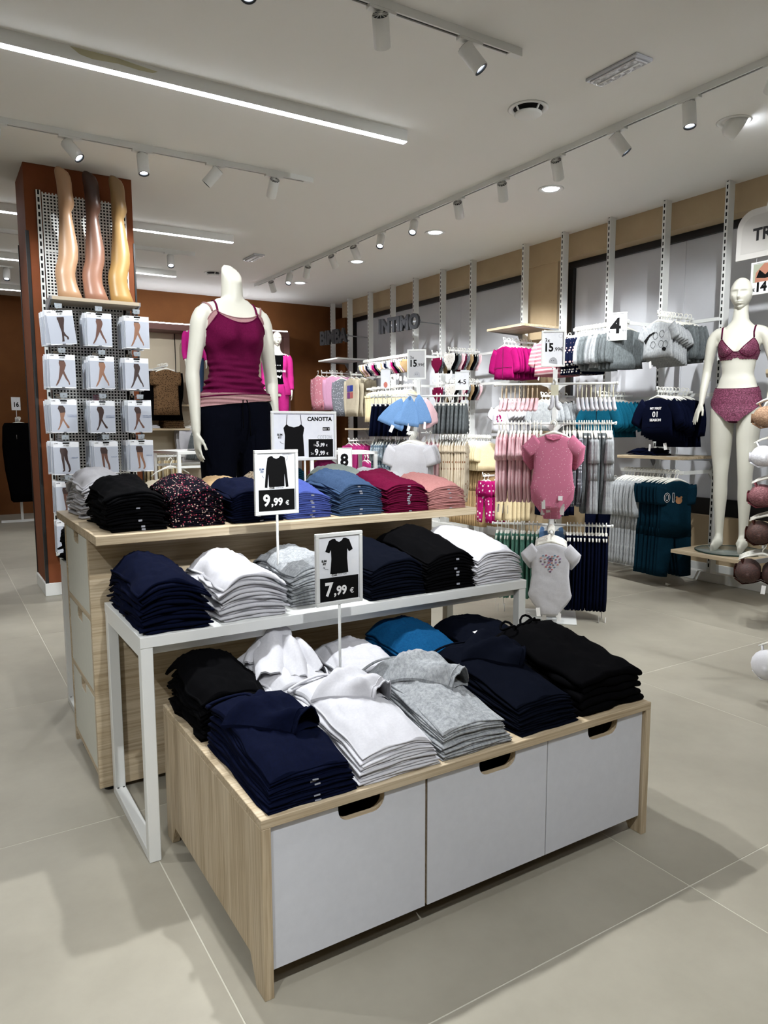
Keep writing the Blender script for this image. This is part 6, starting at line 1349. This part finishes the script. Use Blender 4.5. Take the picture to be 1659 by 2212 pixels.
kid((2.565, 8.50, 1.545), .68, .1, 'headless child mannequin in pink jacket standing in the niche', M_PJ, False, None, M_DENIM, False)
pl = part('plinth', MB().box(-.22, .22, -.22, .22, 0, .985), M_WHITE, None, .004, (3.58, 8.02, 0)); tag(pl, 'white plinth under the child mannequin in pink cardigan', 'plinth')
kid((3.56, 8.02, .985), .86, -.25, 'child mannequin in pink cardigan over black ROCKSTAR shirt', M_PJ2, True, M_BLK, M_PJ2, True)
# clothes inside the niche
C_LEOD = spotted('cloth_leopard_dark', '#6a523a', '#1f1812', 70, .30)
o = thing('niche_fixture', 'white display arm in the rear niche', 'display arm', (0, 0, 0)); part('arm', MB().box(2.09, 2.11, 8.2, YB-.03, 2.02, 2.04), M_WHITE, o); part('crossbar', MB().box(1.85, 2.38, YB-.05, YB-.03, 2.0, 2.03), M_WHITE, o)
hang_row('hanging_dress', 'leopard print dress in the rear niche', 'dress', (2.10, 8.22, 2.045), (2.10, 8.34, 2.045), 4, 0, gmesh('leo_dress', g_top, C_LEOD, w=.30, h=.58, sl=.16, sw=.06, ang=.3), 'wide', tags=3, tagz=-.38)
hang_row('hanging_coat', 'black jacket behind the leopard dresses', 'jacket', (2.10, 8.42, 2.055), (2.10, 8.60, 2.055), 4, 0, gmesh('black_coat', g_top, M_BLK, w=.50, h=.66, sl=.60, sw=.07, ang=.12), 'adult')
o = thing('niche_shelf', 'pale shelf in the rear niche under the leopard dresses', 'shelf', (0, 0, 0)); part('board', MB().box(1.55, 2.44, 8.40, YB-.03, 1.205, 1.225), M_OAK_X, o); part('lip', MB().box(1.55, 2.44, 8.395, 8.40, 1.20, 1.225), M_OAK_X, o)
stack('folded leopard print shirt on the niche shelf', 2.10, 8.45, 1.225, .28, .28, 4, .13, .15, C_LEOD, 91); stack('folded white shirt on the niche shelf', 1.80, 8.45, 1.225, .26, .28, 2, .04, .05, M_WHT, 92)
o = thing('niche_rail', 'white hanging rail low in the rear niche', 'clothes rail', (0, 0, 0)); part('bar', MB().box(1.55, 2.36, 8.40, 8.42, .845, .872), M_WHITE, o); part('bracket', MB().box(2.35, 2.36, 8.42, YB-.03, .85, .87).box(1.55, 1.56, 8.42, YB-.03, .85, .87), M_WHITE, o)
hang_row('hanging_pants', 'cream trousers on the niche rail', 'trousers', (2.30, 8.41, .86), (1.70, 8.41, .86), 12, 1.2, gmesh('cream_tr', g_pants, C_CRM, w=.28, h=.62), 'clip')
o = thing('skirt_rail', 'short white rail with grey skirts right of the niche trousers', 'clothes rail', (0, 0, 0)); part('bar', MB().box(2.52, 2.535, 7.9, YB-.03, 1.21, 1.23), M_WHITE, o); part('stop', MB().tube([(2.5275, 7.9, 1.21), (2.5275, 7.895, 1.25)], .008, 8), M_WHITE, o)
hang_row('hanging_skirt', 'grey denim skirt hung in the niche', 'skirt', (2.5275, 7.95, 1.235), (2.5275, 8.3, 1.235), 5, .15, gmesh('den_skirt', g_shorts, C_GREY, w=.34, h=.36), 'wide'); hang_row('hanging_blouse', 'white blouse hung behind the grey denim skirts', 'blouse', (2.5275, 8.45, 1.31), (2.5275, 8.7, 1.31), 3, .15, gmesh('wht_bl', g_top, M_WHT, w=.42, h=.5, sl=.4, sw=.07, ang=.15), 'adult')
# white side table with a hanger on it, in front of the niche
t = thing('white_rack_table', 'small white steel table between the column and the niche', 'table', (1.28, 4.62, 0), math.radians(8))
part('tabletop', MB().box(-.22, .28, -.25, .25, 1.03, 1.055), M_WHITE, t, .002); part('tablet', MB().box(-.05, .14, -.18, -.05, 1.0555, 1.062), M_PRINT_BLACK, t, .002)
for x in (-.22, .255):
    for y in (-.25, .225): part('leg', MB().box(x, x+.025, y, y+.025, 0, 1.03), M_WHITE, t, .001)
part('crossbar', MB().box(-.195, .255, -.243, -.225, .92, .94), M_WHITE, t); part('crossbar', MB().box(-.195, .255, .225, .243, .92, .94), M_WHITE, t); part('low_shelf', MB().box(-.2, .26, -.22, .22, .55, .57), M_WHITE, t)
h = link('clothes_hanger', HG['adult'], None, (1.04, 4.36, .99), .5); tag(h, 'empty white hanger on the edge of the small white table', 'hanger')
# white shelf unit behind the CANOTTA sign
t = thing('cube_shelf', 'white steel shelf unit behind the CANOTTA sign', 'shelf unit', (1.95, 3.62, 0), math.radians(-12))
part('shelf_board', MB().box(-.32, .42, -.2, .2, .80, .82), M_WHITE, t); part('shelf_board', MB().box(-.32, .42, -.2, .2, 1.04, 1.06), M_WHITE, t); part('shelf_board', MB().box(-.32, .42, -.2, .2, .40, .42), M_WHITE, t)
for x in (-.32, -.10, .395):
    for y in (-.2, .175): part('post', MB().box(x, x+.025, y, y+.025, 0, 1.06), M_WHITE, t)
stack('folded dark petrol shirt in the white shelf unit', 1.64, 3.52, .82, .20, .28, 8, .12, .13, C_PETROL, 95, rot=math.radians(-12)); stack('folded hot pink shirt in the white shelf unit', 1.93, 3.50, .82, .20, .28, 7, .15, .17, C_HOTP, 96, rot=math.radians(-12))
t, c, zb, zt = frame_sign('price_sign', 'white card with a bold 8 in front of the hot pink shirts', 2.05, 3.36, .94, 1.09, .11, .15, math.radians(-12), pole=False, fw=.004); letters('8', .12, M_PRINT_BLACK, t, (-.034, YF, zb+.02), .005, .0004); part('holder', MB().box(-.004, .004, .004, .008, -.11, .02), M_WHITE, t)
# black trousers rack with sign 16, far left
t = thing('trouser_stand', 'white floor stand with black trousers far behind the column', 'clothes stand', (.42, 9.3, 0))
part('foot', MB().box(-.25, .25, -.02, .02, 0, .03), M_WHITE, t); part('post', MB().box(-.015, .015, -.015, .015, .03, 1.36), M_WHITE, t); part('arm', MB().box(-.01, .01, -.38, .015, 1.33, 1.35), M_WHITE, t)
hang_row('hanging_pants', 'black trousers on the far floor stand', 'trousers', (.42, 8.95, 1.36), (.42, 9.25, 1.36), 5, .1, gmesh('black_tr', g_legging, M_BLK, w=.42, h=1.0), 'wide', tags=1, tagz=-.20)
t, c, zb, zt = frame_sign('price_sign', 'white sign reading 16 above the black trousers', .40, 9.02, 1.36, 1.625, .105, .165, .1, base=0, fw=.004); letters('16', .08, M_PRINT_BLACK, t, (0, YF, zb+.045), .0025, .0005, 'CENTER', sx=.85); letters(',99', .02, M_PRINT_BLACK, t, (.036, YF, zb+.045))
# ================================================================== bras at the right edge
def g_bra(w=.30, cup=.072, seed=0, bandh=.05):
    mb = MB()
    for sx in (-1, 1):
        rings = []
        for j in range(9):
            a = PI/2*j/8; rr = cos(a); rings.append([(sx*.074 + cup*rr*cos(k*PI/9), -.008 - .055*sin(a)**.9, -.178 + (cup*.92 if sin(k*PI/9) > 0 else cup*.85)*rr*sin(k*PI/9)) for k in range(18)])
        mb.loft(rings, 0, (True, True))
        mb.tube([(sx*.115, 0, -.092), (sx*.108, -.012, -.11), (sx*.096, -.016, -.128), (sx*.088, -.014, -.14)], .0055, 8, 1, flat=.4)
        mb.loft([[(sx*x, y, -.185+zz*bandh) for zz in (-.55, .55)] + [(sx*x, y+.003, -.185+zz*bandh) for zz in (.55, -.55)] for x, y in ((.13, -.012), (.150, .005), (.155, .03), (.12, .05), (.06, .055))], 1, smooth=True)
    mb.tube([(-.03, -.012, -.205), (0, -.010, -.200), (.03, -.012, -.205)], .010, 8, 1, flat=.8)
    mb.tube([(-.145, -.012, -.215), (-.1, -.028, -.243), (-.04, -.02, -.232), (0, -.008, -.216), (.04, -.02, -.232), (.1, -.028, -.243), (.145, -.012, -.215)], .0045, 8, 1)
    return mb
def bra_mats(nm, c1, c2): return lace('bra_lace_' + nm, c1, c2, 110), fabric('bra_band_' + nm, c1, c1, 30, .1)
BR = [('tan', '#7d5f48', '#a8876a', 1.31), ('white', '#c9c9cf', '#e4e4e8', 1.075), ('rose', '#5d3036', '#86565a', .83), ('brown', '#2e1712', '#4e2e24', .60), ('dark brown', '#2a1510', '#452720', .355)]
BF = Vector((-.866, -.5, 0)); RB = math.radians(-60); SB = Vector((.5, -.866, 0)); PB = Vector((3.745, 1.085, 0)) - BF*.33 + SB*.07
t = thing('bra_rack', 'white slotted floor rack with bras on arms near the lingerie mannequin', 'display rack', PB, RB)
part('post', MB().box(-.02, .02, -.02, .02, .02, 1.60), M_WHITE, t, .001); part('base', MB().box(-.06, .40, -.16, .16, 0, .02), M_WHITE, t, .002); part('top_shelf', MB().box(-.16, .40, -.30, .12, 1.555, 1.58), M_OAK_X, t, .001)
for nm, c1, c2, z in BR:
    hz = z + .178; x_off = -.07 if nm != 'dark brown' else -.12
    part('arm', MB().box(x_off-.006, x_off+.006, -.33, 0, hz-.028, hz-.012), M_WHITE, t); part('clamp', MB().box(-.035, .035, -.028, .028, hz-.045, hz-.008), M_WHITE, t, .002)
    lm, bm2 = bra_mats(nm, c1, c2); me = g_bra().mesh('bra', [lm, bm2]); side = SB
    for k in range(4):
        p = PB + BF*(.315-.055*k) + side*x_off + Vector((0, 0, hz-.014)); h = link('clothes_hanger', HG['wide'], None, p, RB); tag(h, 'white hanger of the %s lace bra on the floor rack' % nm, 'hanger', 'hangers of bras')
        o = link('lace_bra', me, None, p, RB); tag(o, ('foremost ' if k == 0 else '') + '%s lace bra on the floor rack' % nm + ('' if k == 0 else ', behind the foremost'), 'bra', nm + ' lace bras on the rack')
        if k == 0: link('price_tag', tagm, o, (.02, -.06, -.225), (0, .1, 0))
t = thing('bra_stand', 'low white stand holding smooth white bras near the floor', 'display rack', (2.90, .30, 0), RB); part('post', MB().box(-.015, .015, -.015, .015, .012, .9), M_WHITE, t); part('base', MB().box(-.18, .18, -.18, .18, 0, .012), M_WHITE, t, .002); part('arm', MB().bar((0, 0, .345), (-.23, -.13, .345), .014, .014), M_WHITE, t)
lm, bm2 = bra_mats('ivory', '#cfcfd3', '#dedee2'); me = g_bra(cup=.080).mesh('bra', [fabric('bra_ivory', '#d6d6da', '#d0d0d5', 20, .1), bm2])
for k in range(2):
    p = Vector((2.615 + .05*k, .333 - .02*k, .352)); h = link('clothes_hanger', HG['wide'], None, p, RB-.4); tag(h, 'white hanger of the smooth white bra', 'hanger', 'hangers of bras'); o = link('smooth_bra', me, None, p, RB-.4); tag(o, 'smooth white bra hung low near the floor' if k == 0 else 'smooth white bra behind the low front one', 'bra', 'smooth white bras')
# ================================================================== hanging panel TR and framed poster
t = thing('rounded_sign', 'pale hanging panel with rounded corner and dark letters TR', 'sign', (4.45, 1.88, 2.412), -PI/2)
part('panel', MB().prism([(0, 0), (.46, 0), (.46, .335)] + [(.13-.13*sin(a*PI/16), .205+.13*cos(a*PI/16)) for a in range(9)], -.004, .004), plain('panel_white', '#c8c6c2', .4), t, .001)
part('inner_field', MB().prism([(.035, .04), (.46, .04), (.46, .30)] + [(.14-.10*sin(a*PI/16), .19+.10*cos(a*PI/16)) for a in range(9)], -.0052, -.0035), plain('panel_inner', '#bdbbb7', .4), t)
letters('TR', .115, M_LET, t, (.125, -.006, .118), .0035, .001, sx=.95); part('hook', MB().tube([(.22, -.006, .30), (.22, -.012, .32), (.22, 0, .36)], .005, 8), M_WHITE, t)
part('cable', MB().tube([(.22, 0, .34), (.22, .0, .655)], .0012, 6), M_WHITE, t)
t, c, zb, zt = frame_sign('price_poster', 'white framed poster with black bra photo and price 14', 4.45, 1.662, 2.157, 2.380, .19, .223, -PI/2, pole=False)
part('photo_ground', MB().box(-.080, .083, -.0022, -.0012, .085, .208), plain('photo_green', '#9aa08f', .5), t); part('photo_skin', MB().prism([(-.065, .085), (-.06, .15), (-.02, .19), (.0, .208), (.083, .208), (.083, .085)], -.0028, -.0015), plain('photo_skin', '#a5705c', .5), t)
part('photo_bra', MB().prism([(-.055, .115), (-.035, .165), (-.03, .165), (.01, .13), (.05, .165), (.056, .165), (.075, .115), (.01, .105)], -.0034, -.002), M_PRINT_BLACK, t); letters('€', .03, M_PRINT_BLACK, t, (-.080, -.0016, .025), .0008); letters('14', .085, M_PRINT_BLACK, t, (-.062, -.0016, .022), .004)
part('hanging_wire', MB().tube([(-.06, .0, .223), (-.06, .0, .26), (.05, .0, .26), (.05, .0, .223)], .0012, 6), M_WHITE, t)

# hangers of the far rails, too small to tell apart one by one
fh = bmesh.new()
for hk, p, a in FAR_H:
    m2 = HG[hk].copy(); m2.transform(Matrix.Translation(p) @ Matrix.Rotation(a, 4, 'Z')); fh.from_mesh(m2); bpy.data.meshes.remove(m2)
fm = bpy.data.meshes.new('far_hangers'); fh.to_mesh(fm); fh.free(); fm.materials.append(M_HANGER)
for p_ in fm.polygons: p_.use_smooth = True
tag(link('far_hangers', fm), 'white plastic hangers crowded on the far wall rails and niche', 'hangers', None, 'stuff')
